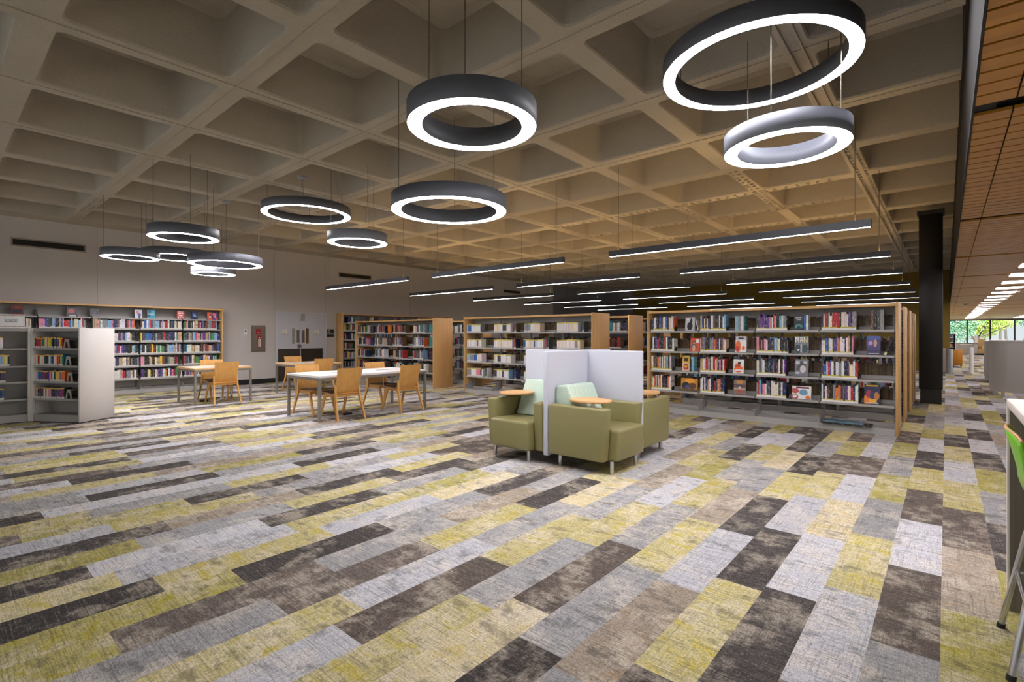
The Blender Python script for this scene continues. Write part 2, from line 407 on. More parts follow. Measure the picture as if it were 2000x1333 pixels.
# waffle slab
def ceiling_mesh():
    b = MB(); hx, hy = 0.105, 0.12; R = 0.07; n = 4; D = 0.55; tp = 0.10
    def rr(cx0, cx1, cy0, cy1, r, z):
        pts = []
        for (cx, cy, a0) in ((cx1 - r, cy1 - r, 0), (cx0 + r, cy1 - r, 90), (cx0 + r, cy0 + r, 180), (cx1 - r, cy0 + r, 270)):
            for k in range(n + 1):
                t = math.radians(a0 + 90 * k / n); pts.append((cx + r * math.cos(t), cy + r * math.sin(t), z))
        return pts
    for j in range(-2, 9):
        for k in range(-6, 16):
            xl = RX0 - PITCH * j; xr = xl + PITCH; yl = RY0 + PITCH * (k - 1); yr = yl + PITCH
            if xl > 0: continue
            inner = rr(xl + hx, xr - hx, yl + hy, yr - hy, R, H)
            mid = rr(xl + hx + 0.012, xr - hx - 0.012, yl + hy + 0.012, yr - hy - 0.012, R, H + 0.02)
            up = rr(xl + hx + tp, xr - hx - tp, yl + hy + tp, yr - hy - tp, R + 0.02, H + D - 0.04)
            top = rr(xl + hx + tp + 0.05, xr - hx - tp - 0.05, yl + hy + tp + 0.05, yr - hy - tp - 0.05, R, H + D)
            oc = [(xr, yr, H), (xl, yr, H), (xl, yl, H), (xr, yl, H)]
            m = n + 1
            for c in range(4):
                for q in range(n): b.face([oc[c], inner[c * m + q + 1], inner[c * m + q]])
                c2 = (c + 1) % 4
                b.face([oc[c], oc[c2], inner[c2 * m], inner[c * m + n]])
            L = len(inner)
            for A, B in ((inner, mid), (mid, up), (up, top)):
                b.add(A + B, [(q, (q + 1) % L, L + (q + 1) % L, L + q) for q in range(L)], 0, None, True)
            b.face(top)
    x = RX0 - PITCH * 8
    b.face([(WX - 0.1, RY0 - 7 * PITCH, H), (x, RY0 - 7 * PITCH, H), (x, BACK_Y, H), (WX - 0.1, BACK_Y, H)])
    b.box(WX - 0.2, 0.3, RY0 - 7 * PITCH, BACK_Y, H + D + 0.02, H + D + 0.1)
    y1 = RY0 + 15 * PITCH
    b.face([(x, y1, H), (0.5, y1, H), (0.5, BACK_Y, H), (x, BACK_Y, H)])
    return b
struct(ceiling_mesh().build('ceiling', M['concrete']))

# left wall in panels with joints
wm = MB(); seams = [-2.0, 2.655, 6.826, 8.457, 11.861, 15.281, 18.781, 21.0]
for a, c in zip(seams, seams[1:]):
    if a == 6.826: wm.box(WX - 0.15, WX, a + 0.008, c - 0.008, 2.14, H)
    else: wm.box(WX - 0.15, WX, a + 0.008, c - 0.008, 0, H)
wm.box(WX - 0.2, WX - 0.012, -2, 6.87, 0, H); wm.box(WX - 0.2, WX - 0.012, 8.45, 21, 0, H); wm.box(WX - 0.2, WX - 0.03, 6.87, 8.45, 0, H)
struct(wm.build('wall_left', M['wall']))
w2 = MB(); w2.box(WX - 0.15, WX, 21.0, BACK_Y, 0, H); w2.box(WX, -13.4, BACK_Y, BACK_Y + 0.15, 0, H)  # far end of the left wall and its return, darker and bluer grey
struct(w2.build('wall_left', M['wall_dk']))
w3 = MB(); w3.box(-13.4, FX, BACK_Y, BACK_Y + 0.15, 0, H)
struct(w3.build('wall_back', M['wall_ol']))
bb = MB(); bb.box(WX, WX + 0.012, -2, 6.857, 0, 0.14); bb.box(WX, WX + 0.012, 8.484, 21, 0, 0.14)
struct(bb.build('baseboard_left', M['blackbase']))
# downstand steel beam between the slab and the corridor ceiling
tb = MB(); tb.box(FX, FX + 0.1, -6, WIN_Y, WZ + 0.022, H + 0.62); tb.box(FX - 0.006, FX + 0.004, -6, WIN_Y, WZ - 0.004, WZ + 0.06)
tb.box(FX - 0.012, FX, -6, WIN_Y, 3.66, 3.74, 1); tb.box(FX - 0.02, FX, -6, WIN_Y, 3.64, 3.66)
struct(tb.build('trim_1', [M['beam'], M['kick']]))
# black steel column
cm = MB(); cm.rbox(-0.43, -0.05, 13.44, 13.82, 0.3, 3.9, 0.008, 1); cm.box(-0.41, -0.07, 13.46, 13.80, 0, 0.3); cm.box(-0.46, -0.02, 13.41, 13.85, 3.9, 3.98)
struct(cm.build('column', M['black']))
# corridor ceiling: wooden slats above dark backing, with joints and a light trough
sl = MB(); y = 0.4; bays = [0.43 + 3.6 * k for k in range(0, 15)]
def near_gap(y): return any(abs(y + 0.08 - g) < 0.075 for g in bays)
while y < WIN_Y - 0.15:
    if not near_gap(y):
        for x0, x1 in ((FX + 0.006, 0.290), (0.298, 1.03), (1.03, 1.62), (1.62, 2.5), (2.506, 3.6), (4.2, 6.0)):
            if x0 == 1.03 and y > 3 and ((y - 3.0) % 1.95) < 0.95: continue
            sl.box(x0, x1, y, y + 0.138, WZ, WZ + 0.02)
    y += 0.16
sl.box(FX + 0.1, 8, -6, WIN_Y, WZ + 0.05, WZ + 0.08, 1)
struct(sl.build('ceiling', [M['slat'], M['dark']]))

# ------------------------------------------------------------------ far window wall
ww = MB(); ww.box(-0.6, 7, WIN_Y, WIN_Y + 0.25, 0, 0.83); ww.box(-0.6, 7, WIN_Y, WIN_Y + 0.25, 2.645, 3.4)
struct(ww.build('wall_back', M['beige']))
mul = [-0.07, 1.222, 2.503, 3.81, 5.1, 6.4]
for i, (a, c) in enumerate(zip(mul, mul[1:])):
    f = MB(); t = 0.045
    f.box(a - t, a + t, WIN_Y + 0.02, WIN_Y + 0.14, 0.83, 2.645); f.box(a + t, c - t, WIN_Y + 0.02, WIN_Y + 0.14, 0.83, 0.88)
    f.box(a + t, c - t, WIN_Y + 0.02, WIN_Y + 0.14, 2.58, 2.645)
    w = struct(f.build('window_%d' % (i + 1), M['black']))
    g = MB(); g.box(a + t, c - t, WIN_Y + 0.07, WIN_Y + 0.08, 0.88, 2.58); g.build('pane', M['glass'], w)

# ground and trees outside
gr = MB(); gr.box(-30, 40, WIN_Y + 0.3, WIN_Y + 60, -0.1, 0.0); struct(gr.build('ground', M['ground']))
def tree(x, y, h, trunks, crown, cols, label, r):
    kk = y / 57; t = thing('tree', label, 'tree', (x * kk, y, 0), 0, 'trees outside the far windows'); t.scale = (kk, kk, kk)
    tm = MB()
    for pts, r0 in trunks: tm.tube(pts, [r0 * (1 - 0.6 * i / (len(pts) - 1)) for i in range(len(pts))], 8)
    tm.build('trunk', M['bark'], t)
    fo = MB()
    for (cx, cy, cz, rad, n) in crown:
        for k in range(n * 4):
            d = Vector((r.gauss(0, 1), r.gauss(0, 1), r.gauss(0, 0.8))); d = d.normalized() * rad * r.random() ** 0.4
            p = Vector((cx, cy, cz)) + d; u = Vector((r.gauss(0, 1), r.gauss(0, 1), r.gauss(0, 1))).normalized(); w = u.orthogonal().normalized(); s_ = r.uniform(0.045, 0.095)
            c = lin(r.choice(cols)); fo.face([p - u * s_, p - w * s_ * 0.6, p + u * s_, p + w * s_ * 0.6], 0, c)
    o = fo.build('foliage', M['leaf'], t); o['kind'] = 'stuff'
r = random.Random(5)
YG = [(206, 220, 110), (184, 206, 96), (228, 228, 130), (150, 186, 96)]; BG = [(124, 170, 150), (150, 196, 160), (100, 150, 130), (180, 212, 160)]
tree(0.4, 57, 5, [([(0, 0, 0), (0.1, 0, 1.6), (-0.3, 0, 3.2)], 0.16)], [(0, 0, 2.2, 1.6, 900), (0.8, 0, 3.2, 1.4, 500)], BG, 'bluish leafy tree outside, behind the small far bookcase', r)
tree(1.9, 62.5, 5, [([(0, 0, 0), (0, 0, 1.0), (0, 0, 1.3)], 0.2), ([(0, 0, 0.9), (-0.4, 0, 1.7), (-0.9, 0, 3.2)], 0.14), ([(0, 0, 0.9), (0.4, 0, 1.8), (1.1, 0, 2.8)], 0.14), ([(0, 0, 1.1), (0.8, 0, 1.5), (2.0, 0, 2.2)], 0.07)], [(-0.2, 0.6, 2.7, 1.4, 700), (1.2, 0.6, 2.9, 1.3, 600), (0.4, 1.2, 1.8, 0.9, 240)], YG, 'forked tree outside with dark branches and yellow-green leaves', r)
tree(3.3, 68.5, 5, [([(0, 0, 0), (0.05, 0, 2), (-0.3, 0, 4)], 0.1), ([(0.4, 0, 0), (0.35, 0, 2), (0.6, 0, 4)], 0.09)], [(-0.7, 1, 2.2, 1.1, 420), (0.7, 1, 3.0, 1.1, 420)], YG, 'slender pale tree with twin trunks outside the third window', r)
tree(5.2, 58, 5, [([(-0.6, 0, 0), (-0.3, 0, 2), (0.3, 0, 4)], 0.11)], [(0.2, 0, 2.9, 1.2, 600)], BG, 'dark green leaning tree outside the fourth window', r)

rc = MB(); rcr = random.Random(9)
rc.box(-1.115, -1.07, 3.6, BACK_Y, H - 0.03, H - 0.001); rc.box(-0.985, -0.965, 3.6, BACK_Y, H - 0.018, H - 0.001)
for yy in (RY0, RY0 + PITCH, RY0 + 2 * PITCH, RY0 + 3 * PITCH): rc.box(WX, FX, yy - 0.03, yy - 0.022, H - 0.008, H - 0.001)
for xx in (RX0 - 2 * PITCH, RX0 - 3 * PITCH, RX0 - 4 * PITCH): rc.box(xx + 0.02, xx + 0.028, -3, BACK_Y, H - 0.008, H - 0.001)
def clips(x0, y0, x1, y1):
    n_ = int(math.hypot(x1 - x0, y1 - y0) / 0.16)
    for i in range(n_):
        x = x0 + (x1 - x0) * i / n_; y = y0 + (y1 - y0) * i / n_
        for s_ in (-0.05, 0.045):
            dx, dy = (s_, rcr.uniform(-0.02, 0.02)) if abs(y1 - y0) > abs(x1 - x0) else (rcr.uniform(-0.02, 0.02), s_)
            rc.box(x + dx - 0.022, x + dx + 0.022, y + dy - 0.012, y + dy + 0.012, H - 0.022, H - 0.001); rc.box(x + dx + 0.012, x + dx + 0.02, y + dy - 0.03, y + dy + 0.03, H - 0.016, H - 0.001)
clips(-1.0, 7.0, -1.0, 16.0); clips(RX0, 8.3, RX0, 11.5); clips(RX0 - PITCH, 9.8, RX0 - PITCH, 11.2); clips(RX0, 13.0, RX0, 14.2)
clips(-12.1, RY0 + 0.02, -14.6, RY0 + 0.02); clips(-11.3, RY0 + PITCH, -14.6, RY0 + PITCH); clips(-11.0, RY0 + 2 * PITCH, -14.6, RY0 + 2 * PITCH)
for yy in (9.74, 11.26, 12.79): clips(-7.0, yy, -1.3, yy)
struct(rc.build('trim_2', M['concrete']))

# ------------------------------------------------------------------ pendant lamps
def cable(mb, x, y, z0, z1, r=0.004): mb.cyl((x, y, z0), (x, y, z1), r, n=5, caps=False)
def ring(x, y, z, r, label, silver=False, canopy=None, a0=0.3):
    t = thing('ring_pendant', label, 'pendant lamp', (x, y, z), 0, 'ring pendant lamps')
    w = 0.108; h = 0.145; mat_ = M['lampsilver'] if silver else M['lampgrey']
    hb = MB(); hb.lathe([(r, 0.004), (r, h), (r - w, h), (r - w, 0.004), (r - w + 0.004, 0.0), (r - w + 0.004, 0.012), (r - 0.004, 0.012), (r - 0.004, 0.0)], 72, closed=True)
    hb.build('housing', mat_, t)
    d = MB(); d.lathe([(r - 0.005, 0.002), (r - w + 0.005, 0.002)], 72); d.build('diffuser', M['diff'], t)
    for k in range(3):
        a = a0 + 2 * PI * k / 3; c = MB(); cable(c, (r - w / 2) * math.cos(a), (r - w / 2) * math.sin(a), h, H - z); c.build('cable', M['cable'], t)
    if canopy:
        cx, cy = canopy[0] - x, canopy[1] - y; ca = MB(); ca.cyl((cx, cy, H - z - 0.035), (cx, cy, H - z), 0.07, n=20)
        ca.build('ceiling_canopy', M['lampsilver'], t)
        k = MB(); q = Vector((cx, cy)).normalized() * (r - w / 2)
        k.tube([(cx, cy, H - z - 0.035), ((cx + q.x) / 2, (cy + q.y) / 2, (H - z) * 0.55), (q.x, q.y, h)], 0.005, 5); k.build('power_cord', M['cable'], t)
    return t
ring(-1.218, 4.588, 3.64, 0.76, 'largest ring pendant, biggest in view, hung high near the wood-slatted soffit', False, None, 0.9)
ring(-0.977, 4.494, 2.886, 0.455, 'small silver ring pendant hung just below the largest ring', True, None, 0.5)
ring(-2.537, 2.517, 2.864, 0.455, 'small blue-grey ring pendant hanging alone in the middle, nearest the viewer', False, None, 1.2)
ring(-4.022, 3.647, 2.722, 0.61, 'medium ring pendant hung low, below and beyond the lone middle ring', False, None, 0.2)
ring(-8.857, 4.543, 3.607, 0.76, 'large dark ring pendant high above the white table', False, (-7.9, 3.97), 2.6)
ring(-7.015, 4.431, 2.854, 0.455, 'small silver ring pendant below the large ring over the white table', True, None, 1.9)
ring(-8.54, 2.49, 2.84, 0.455, 'small ring pendant at the top of the cluster above the wall bookcase', False, None, 2.0)
ring(-11.67, 2.52, 2.867, 0.455, 'leftmost ring pendant of the cluster, overlapping the half-hidden ring', False, None, 0.4)
ring(-12.4, 3.48, 3.06, 0.61, 'half-hidden ring pendant between two others of the wall cluster', False, None, 1.0)
ring(-10.134, 3.633, 2.718, 0.61, 'medium ring pendant on the door side of the wall cluster', False, (-10.45, 3.75), 1.4)
ring(-12.958, 4.378, 2.836, 0.455, 'small silver ring pendant lowest in the wall cluster', True, None, 0.1)

def linear(x0, x1, y, z, label, up):
    L = x1 - x0; t = thing('linear_pendant', label, 'pendant lamp', (x0, y, z), 0, 'linear pendants over the bookcase aisles')
    hb = MB(); hb.box(0, L, -0.032, -0.026, 0.0, 0.09); hb.box(0, L, 0.026, 0.032, 0.0, 0.09)
    hb.box(0, L, -0.026, 0.026, 0.006, 0.084); hb.box(-0.004, 0, -0.032, 0.032, 0, 0.09); hb.box(L, L + 0.004, -0.032, 0.032, 0, 0.09)
    hb.build('housing', M['lampdark'], t)
    d = MB(); d.box(0.01, L - 0.01, -0.025, 0.025, 0.001, 0.0055); d.build('diffuser', M['diff_l'], t)
    if up:
        u = MB(); u.box(0.02, L - 0.02, -0.024, 0.024, 0.085, 0.088); u.build('uplight_lens', M['uplight' if up == 1 else 'uplight_strong'], t)
    for x in (0.15, L - 0.15):
        c = MB(); cable(c, x, 0, 0.09, H - z); c.build('cable', M['cable'], t)
rows_n = ['nearest', 'second', 'third', 'fourth', 'fifth', 'sixth', 'seventh']
for (x0, x1, col, nr) in ((-3.96, -0.64, 'above the bookcases beside the black column', 7), (-8.16, -4.83, 'above the bookcase of white-spined books', 7), (-12.44, -9.0, 'near the wall, past the double doors', 6)):
    for k in range(nr):
        linear(x0, x1, 6.93 + 2.74 * k, 2.62, '%s of the straight pendant lamps in the file %s' % (rows_n[k], col), (1, 2, 2, 1, 0, 0, 0)[k])
# corridor light trough: bright panels between slats
for k in range(0, 42):
    y = 3.0 + 1.95 * k
    if y > WIN_Y - 1: break
    for tx, lb in ((1.05, 'bright light panel in the long trough of the wood ceiling'), (3.63, 'bright light panel in the farther trough at the right edge')):
        if tx > 2 and y < 14: continue
        t = thing('ceiling_light_panel', lb, 'ceiling light', (tx, y, WZ - 0.005), 0, 'panels of the long trough' if tx < 2 else 'panels of the farther trough')
        f = MB(); f.box(0, 0.53, 0.0, 0.03, 0, 0.05); f.box(0, 0.53, 0.90, 0.93, 0, 0.05); f.build('panel_frame', M['white'], t)
        d = MB(); d.box(0, 0.53, 0.03, 0.90, 0.012, 0.02); d.build('diffuser', M['trough'], t)
for (x, y, lb) in ((0.62, 27.5, 'round smoke detector on the wood ceiling, nearer one'), (0.66, 40.0, 'round smoke detector on the wood ceiling, farther one')):
    t = thing('smoke_detector', lb, 'smoke detector', (x, y, WZ))
    m_ = MB(); m_.lathe([(0.001, -0.09), (0.05, -0.085), (0.075, -0.05), (0.08, 0)], 16); m_.build('body', M['beige'], t)
    m_ = MB(); m_.cyl((0, 0, -0.012), (0, 0, 0), 0.11, n=18); m_.build('base', M['lampgrey'], t)

# ------------------------------------------------------------------ wall fittings
def onwall(name, label, cat, y, z, group=None): return thing(name, label, cat, (WX, y, z), 0, group)
for (y0, y1, z0, z1, lb) in ((1.19, 2.45, 3.35, 3.53, 'long wall vent above the wall bookcase, left of the panel joint'), (8.93, 10.19, 3.35, 3.52, 'long wall vent high above the bookcase beside the doors'), (17.16, 18.36, 3.38, 3.53, 'small dark far wall vent behind the straight lamps')):
    t = onwall('wall_vent', lb, 'vent', y0, z0, 'wall vents'); L = y1 - y0; h = z1 - z0
    f = MB()
    for a in ((0, L, 0, 0.03), (0, L, h - 0.03, h), (0, 0.03, 0.03, h - 0.03), (L - 0.03, L, 0.03, h - 0.03)): f.box(0.001, 0.02, *a)
    f.build('frame', M['ventframe'], t)
    g = MB(); g.box(0.001, 0.005, 0.03, L - 0.03, 0.03, h - 0.03)
    for k in range(1, 40): g.box(0.005, 0.010, 0.03 + (L - 0.06) * k / 40 - 0.002, 0.03 + (L - 0.06) * k / 40 + 0.002, 0.03, h - 0.03)
    for k in range(1, 6): g.box(0.005, 0.010, 0.03, L - 0.03, 0.03 + (h - 0.06) * k / 6 - 0.002, 0.03 + (h - 0.06) * k / 6 + 0.002)
    for q in (1 / 3, 2 / 3): g.box(0.005, 0.014, L * q - 0.012, L * q + 0.012, 0.03, h - 0.03)
    g.build('grille', M['grille'], t)
def text(name, body, size, mat_, parent, loc, rot=(PI / 2, 0, PI / 2), ext=0.001, align='CENTER', sx=1):
    cu = bpy.data.curves.new(name, 'FONT'); cu.body = body; cu.size = size; cu.extrude = ext; cu.align_x = align; cu.align_y = 'CENTER'; cu.space_line = 0.9
    o = bpy.data.objects.new(name, cu); C.objects.link(o); cu.materials.append(mat_)
    me = bpy.data.meshes.new_from_object(o); bpy.data.objects.remove(o); me.name = name
    if not me.materials: me.materials.append(mat_)
    o = bpy.data.objects.new(name, me); C.objects.link(o)
    o.parent = parent; o.location = loc; o.rotation_euler = rot; o.scale = (sx, 1, 1); return o
# double door
d = onwall('door_1', 'pale grey double door with steel kick plates and two vision panels', 'door', 6.857, 0); d['kind'] = 'structure'
f = MB(); f.box(0, 0.03, 0, 0.055, 0, 2.14); f.box(0, 0.03, 1.572, 1.627, 0, 2.14); f.box(0, 0.03, 0.055, 1.572, 2.09, 2.14); f.build('door_frame', M['frame'], d)
for (a, c, gx, px, sx, gm) in ((0.062, 0.766, (0.50, 0.598), (0.645, 0.735), (0.185, 0.35), 'vglass2'), (0.774, 1.566, (0.945, 1.037), (0.812, 0.902), (1.207, 1.389), 'vglass')):
    lf = MB(); lf.box(-0.01, 0.012, a, c, 0.01, 2.085); lf_o = lf.build('door_leaf', M['door'], d)
    k = MB(); k.box(0.013, 0.016, a + 0.01, c - (0.01 if a < 0.5 else 0.06), 0.02, 1.01); k.build('kick_plate', M['kick'], lf_o)
    g = MB(); g.box(0.013, 0.015, gx[0], gx[1], 1.155, 1.632); g.build('vision_panel', M[gm], lf_o)
    p = MB(); p.box(0.013, 0.017, px[0], px[1], 1.194, 1.585); p.build('push_plate', M['plate'], lf_o)
    s = MB(); s.box(0.013, 0.018, sx[0], sx[1], 1.41, 1.60); so = s.build('door_sign', M['cream'], lf_o)
    text('sign_text', 'NO\nADMITTANCE', 0.032, M['ink'], lf_o, (0.019, (sx[0] + sx[1]) / 2, 1.445))
l = MB(); l.box(0.013, 0.05, 0.67, 0.765, 1.035, 1.138); l.cyl((0.05, 0.74, 1.087), (0.085, 0.74, 1.087), 0.03, n=14); l.build('door_lock', M['plate'], d)
l = MB(); l.box(0.013, 0.04, 0.79, 0.89, 1.87, 2.085); l.build('door_coordinator', M['beige'], d)
t = onwall('fire_extinguisher_cabinet', 'grey steel fire extinguisher cabinet with red decals, left of the doors', 'extinguisher cabinet', 6.153, 0.938)
b = MB(); b.box(0.001, 0.03, 0, 0.395, 0, 0.77); b.build('cabinet_frame', M['excab'], t)
b = MB(); b.box(0.031, 0.04, 0.03, 0.365, 0.03, 0.74); dr = b.build('cabinet_door', M['excab'], t)
b = MB(); b.cyl((0.04, 0.07, 0.37), (0.055, 0.07, 0.37), 0.012, n=10); b.build('latch', M['chrome'], dr)
b = MB(); b.box(0.0405, 0.0415, 0.115, 0.275, 0.51, 0.66); b.build('decal', M['red'], dr)
text('decal_text', 'FIRE', 0.04, M['cream'], dr, (0.042, 0.195, 0.555))
b = MB(); b.box(0.0405, 0.0415, 0.17, 0.27, 0.13, 0.47); b.build('decal', M['red'], dr)
b = MB(); b.box(0.0416, 0.042, 0.185, 0.255, 0.15, 0.38); b.cyl((0.0416, 0.22, 0.41), (0.042, 0.22, 0.41), 0.02, n=12); b.build('decal_panel', M['cream'], dr)
text('decal_text', 'EXTINGUISHER', 0.034, M['red'], dr, (0.0425, 0.22, 0.265), (0, -PI / 2, PI / 1) if False else (PI / 2, PI / 2, PI / 2))
t = onwall('mounted_thermostat', 'small white thermostat on the wall beside the extinguisher cabinet', 'thermostat', 5.95, 1.43)
b = MB(); b.rbox(0.001, 0.028, 0, 0.085, 0, 0.16, 0.006, 2); b.build('case', M['white'], t)
b = MB(); b.box(0.0285, 0.0295, 0.018, 0.067, 0.09, 0.135); b.build('display', M['plate'], t)
t = onwall('wall_sign', 'green-black room sign on the wall right of the doors', 'sign', 8.511, 1.368)
b = MB(); b.rbox(0.001, 0.012, 0, 0.25, 0, 0.25, 0.003, 1); b.build('panel', M['sign'], t)
text('room_number', '104', 0.06, M['cream'], t, (0.013, 0.02, 0.205), align='LEFT')
text('sign_text', 'STAFF\nENTRANCE', 0.045, M['cream'], t, (0.013, 0.02, 0.12), align='LEFT')

# ------------------------------------------------------------------ reading tables and chairs
def table(name, label, x0, x1, y0, y1, top, edge, ports=()):
    t = thing(name, label, 'table', ((x0 + x1) / 2, (y0 + y1) / 2, 0)); w = (x1 - x0) / 2; l = (y1 - y0) / 2; h = 0.745
    b = MB(); b.box(-w + 0.006, w - 0.006, -l + 0.006, l - 0.006, h - 0.03, h); b.build('tabletop', M[top], t)
    b = MB(); b.box(-w, -w + 0.006, -l, l, h - 0.032, h); b.box(w - 0.006, w, -l, l, h - 0.032, h); b.box(-w, w, -l, -l + 0.006, h - 0.032, h); b.box(-w, w, l - 0.006, l, h - 0.032, h)
    b.build('edge_band', M[edge], t)
    b = MB(); q = 0.042
    b.box(-w + q, w - q, -l + 0.004, -l + 0.004 + q, h - 0.078, h - 0.033); b.box(-w + q, w - q, l - 0.004 - q, l - 0.004, h - 0.078, h - 0.033)
    b.box(-w + 0.004, -w + 0.004 + q, -l + q, l - q, h - 0.078, h - 0.033); b.box(w - 0.004 - q, w - 0.004, -l + q, l - q, h - 0.078, h - 0.033); b.build('apron_frame', M['tsteel'], t)
    for sx in (-1, 1):
        for sy in (-1, 1):
            b = MB(); cx = sx * (w - 0.004 - q / 2); cy = sy * (l - 0.004 - q / 2); b.box(cx - q / 2, cx + q / 2, cy - q / 2, cy + q / 2, 0.0, h - 0.033); b.build('leg', M['tsteel'], t)
    for py in ports:
        b = MB(); b.rbox(-0.06, 0.06, py - 0.14, py + 0.14, h - 0.004, h + 0.004, 0.003, 1); b.build('power_port', M['steel'], t)
table('reading_table', 'long white-topped reading table with steel legs and four chairs', -8.75, -7.645, 4.12, 6.34, 'tabletop', 'white', (-0.45, 0.5))
table('reading_table', 'oak-edged reading table by the wall bookcase, with two chairs', -12.40, -11.33, 3.48, 4.58, 'greytop', 'oak_x')
table('reading_table', 'oak-edged reading table in front of the double doors', -12.46, -11.38, 5.58, 6.74, 'greytop', 'oak_x')

def chair_proto():
    t = thing('wooden_chair', 'x', 'chair', (0, 0, 0), 0, 'beech chairs at the reading tables')
    # backrest: thin bent ply shell, slightly curved and leaning back
    b = MB(); n = 10; m_ = 6; th = 0.014
    def P(u, v, o):
        wv = 0.205 + 0.03 * v; yy = (u * 2 - 1) * wv; z = 0.425 + v * 0.435
        x = 0.165 - 0.115 * v + 0.02 * (1 - (u * 2 - 1) ** 2) * -1 + (0.03 * max(0, 0.25 - v) / 0.25)
        return (x + o, yy, z)
    F = [P(i / n, j / m_, th) for j in range(m_ + 1) for i in range(n + 1)]; K = [P(i / n, j / m_, 0) for j in range(m_ + 1) for i in range(n + 1)]
    q = n + 1; fs = [(j * q + i, j * q + i + 1, (j + 1) * q + i + 1, (j + 1) * q + i) for j in range(m_) for i in range(n)]
    b.add(F, fs, 0, None, True); b.add(K, fs, 0, None, True)
    for i in range(n):
        b.face([F[i], F[i + 1], K[i + 1], K[i]]); b.face([F[m_ * q + i], F[m_ * q + i + 1], K[m_ * q + i + 1], K[m_ * q + i]])
    for j in range(m_):
        b.face([F[j * q], F[(j + 1) * q], K[(j + 1) * q], K[j * q]]); b.face([F[j * q + n], F[(j + 1) * q + n], K[(j + 1) * q + n], K[j * q + n]])
    b.build('backrest', M['beech'], t)
    b = MB(); b.prism([(0.14, 0.425), (0.3, 0.415), (0.5, 0.425), (0.62, 0.432), (0.62, 0.446), (0.5, 0.44), (0.3, 0.43), (0.14, 0.44)], -0.215, 0.215)
    so = b.build('seat', M['beech'], t)
    b = MB(); b.prism([(0.19, 0.441), (0.3, 0.432), (0.5, 0.441), (0.612, 0.448), (0.612, 0.456), (0.5, 0.452), (0.3, 0.444), (0.19, 0.452)], -0.205, 0.205); b.build('seat_pad', M['seatpad'], so)
    b = MB()
    for sy in (-1, 1): b.box(0.17, 0.55, sy * 0.19 - 0.012, sy * 0.19 + 0.012, 0.375, 0.416)
    b.box(0.50, 0.525, -0.178, 0.178, 0.375, 0.416); b.box(0.17, 0.195, -0.178, 0.178, 0.375, 0.416); b.build('seat_frame', M['beech'], t)
    def leg(p0, p1, a, c, tw):
        b = MB(); p0 = Vector(p0); p1 = Vector(p1); vs = []
        for p, s_ in ((p0, a), (p1, c)):
            for dx, dy in ((-1, -1), (1, -1), (1, 1), (-1, 1)): vs.append(p + Vector((dx * s_, dy * tw, 0)))
        b.add(vs, [(3, 2, 1, 0), (4, 5, 6, 7)] + [(k, (k + 1) % 4, 4 + (k + 1) % 4, 4 + k) for k in range(4)]); return b
    for sy in (-1, 1):
        # rear leg: tapered board pinned to the side of the backrest, splaying out and back
        b = MB(); pr = [(0.0, 0.0), (0.036, 0.0), (0.185, 0.40), (0.165, 0.56), (0.148, 0.58), (0.135, 0.56), (0.125, 0.40)]
        A = [Vector((x, sy * (0.268 - 0.036 * min(z, 0.45) / 0.45), z)) for x, z in pr]; B = [v - Vector((0, sy * 0.026, 0)) for v in A]; k = len(pr)
        b.add(A + B, [tuple(range(k)), tuple(range(k, 2 * k))[::-1]] + [(i, (i + 1) % k, k + (i + 1) % k, k + i) for i in range(k)]); b.build('leg', M['beech'], t)
        leg((0.655, sy * 0.215, 0), (0.50, sy * 0.200, 0.42), 0.017, 0.034, 0.013).build('leg', M['beech'], t)
    return t
ch = chair_proto(); used = [0]
def chair(x, y, rz, label):
    o = ch if not used[0] else dup(ch); used[0] = 1
    o.location = (x, y, 0); o.rotation_euler = (0, 0, rz); o['label'] = label
chair(-7.475, 4.62, PI, 'beech chair at the near corner of the white table, back turned to the viewer')
chair(-7.475, 5.88, PI, 'beech chair on the near side of the white table, beside the oak bookcase end')
chair(-8.95, 4.56, 0.04, 'beech chair across the white table, tucked behind its left leg')
chair(-8.89, 5.96, 0.02, 'beech chair across the white table, in front of the long bookcase')
chair(-11.166, 4.05, PI, 'beech chair on the near side of the small oak table, by the wall bookcase')
chair(-12.64, 4.20, 0.03, 'beech chair half hidden behind the small oak table by the wall bookcase')
chair(-13.17, 6.33, 0.03, 'beech chair standing before the kick plate of the left door leaf')
chair(-11.12, 6.16, PI - 0.12, 'beech chair at the far oak table, beside the bookcase end panel')

def cord(name, label, pts, extra=None):
    t = thing(name, label, 'cord', (*pts[0][:2], 0)); o = Vector((*pts[0][:2], 0))
    b = MB(); P = []
    for i in range(len(pts) - 1):
        a = [Vector(pts[max(0, i - 1)]), Vector(pts[i]), Vector(pts[i + 1]), Vector(pts[min(len(pts) - 1, i + 2)])]
        for k in range(6):
            u = k / 6; P.append(0.5 * (2 * a[1] + (a[2] - a[0]) * u + (2 * a[0] - 5 * a[1] + 4 * a[2] - a[3]) * u * u + (3 * a[1] - a[0] - 3 * a[2] + a[3]) * u ** 3) - o)
    P.append(Vector(pts[-1]) - o); b.tube(P, 0.008, 6); b.build('cable', M['white'], t)
    if extra:
        b = MB(); x, y = extra; b.rbox(x - o.x - 0.03, x - o.x + 0.03, y - o.y - 0.08, y - o.y + 0.08, 0.001, 0.04, 0.006, 1); b.build('power_strip', M['black'], t)
cord('power_cord', 'white power cord hanging from the white table to a floor strip', [(-8.17, 5.72, 0.70), (-8.2, 5.74, 0.45), (-8.15, 5.8, 0.2), (-8.2, 5.75, 0.01), (-8.1, 5.5, 0.008), (-8.25, 5.35, 0.008), (-8.0, 5.2, 0.008), (-8.15, 5.05, 0.008), (-8.05, 4.9, 0.012)], (-8.02, 4.86))
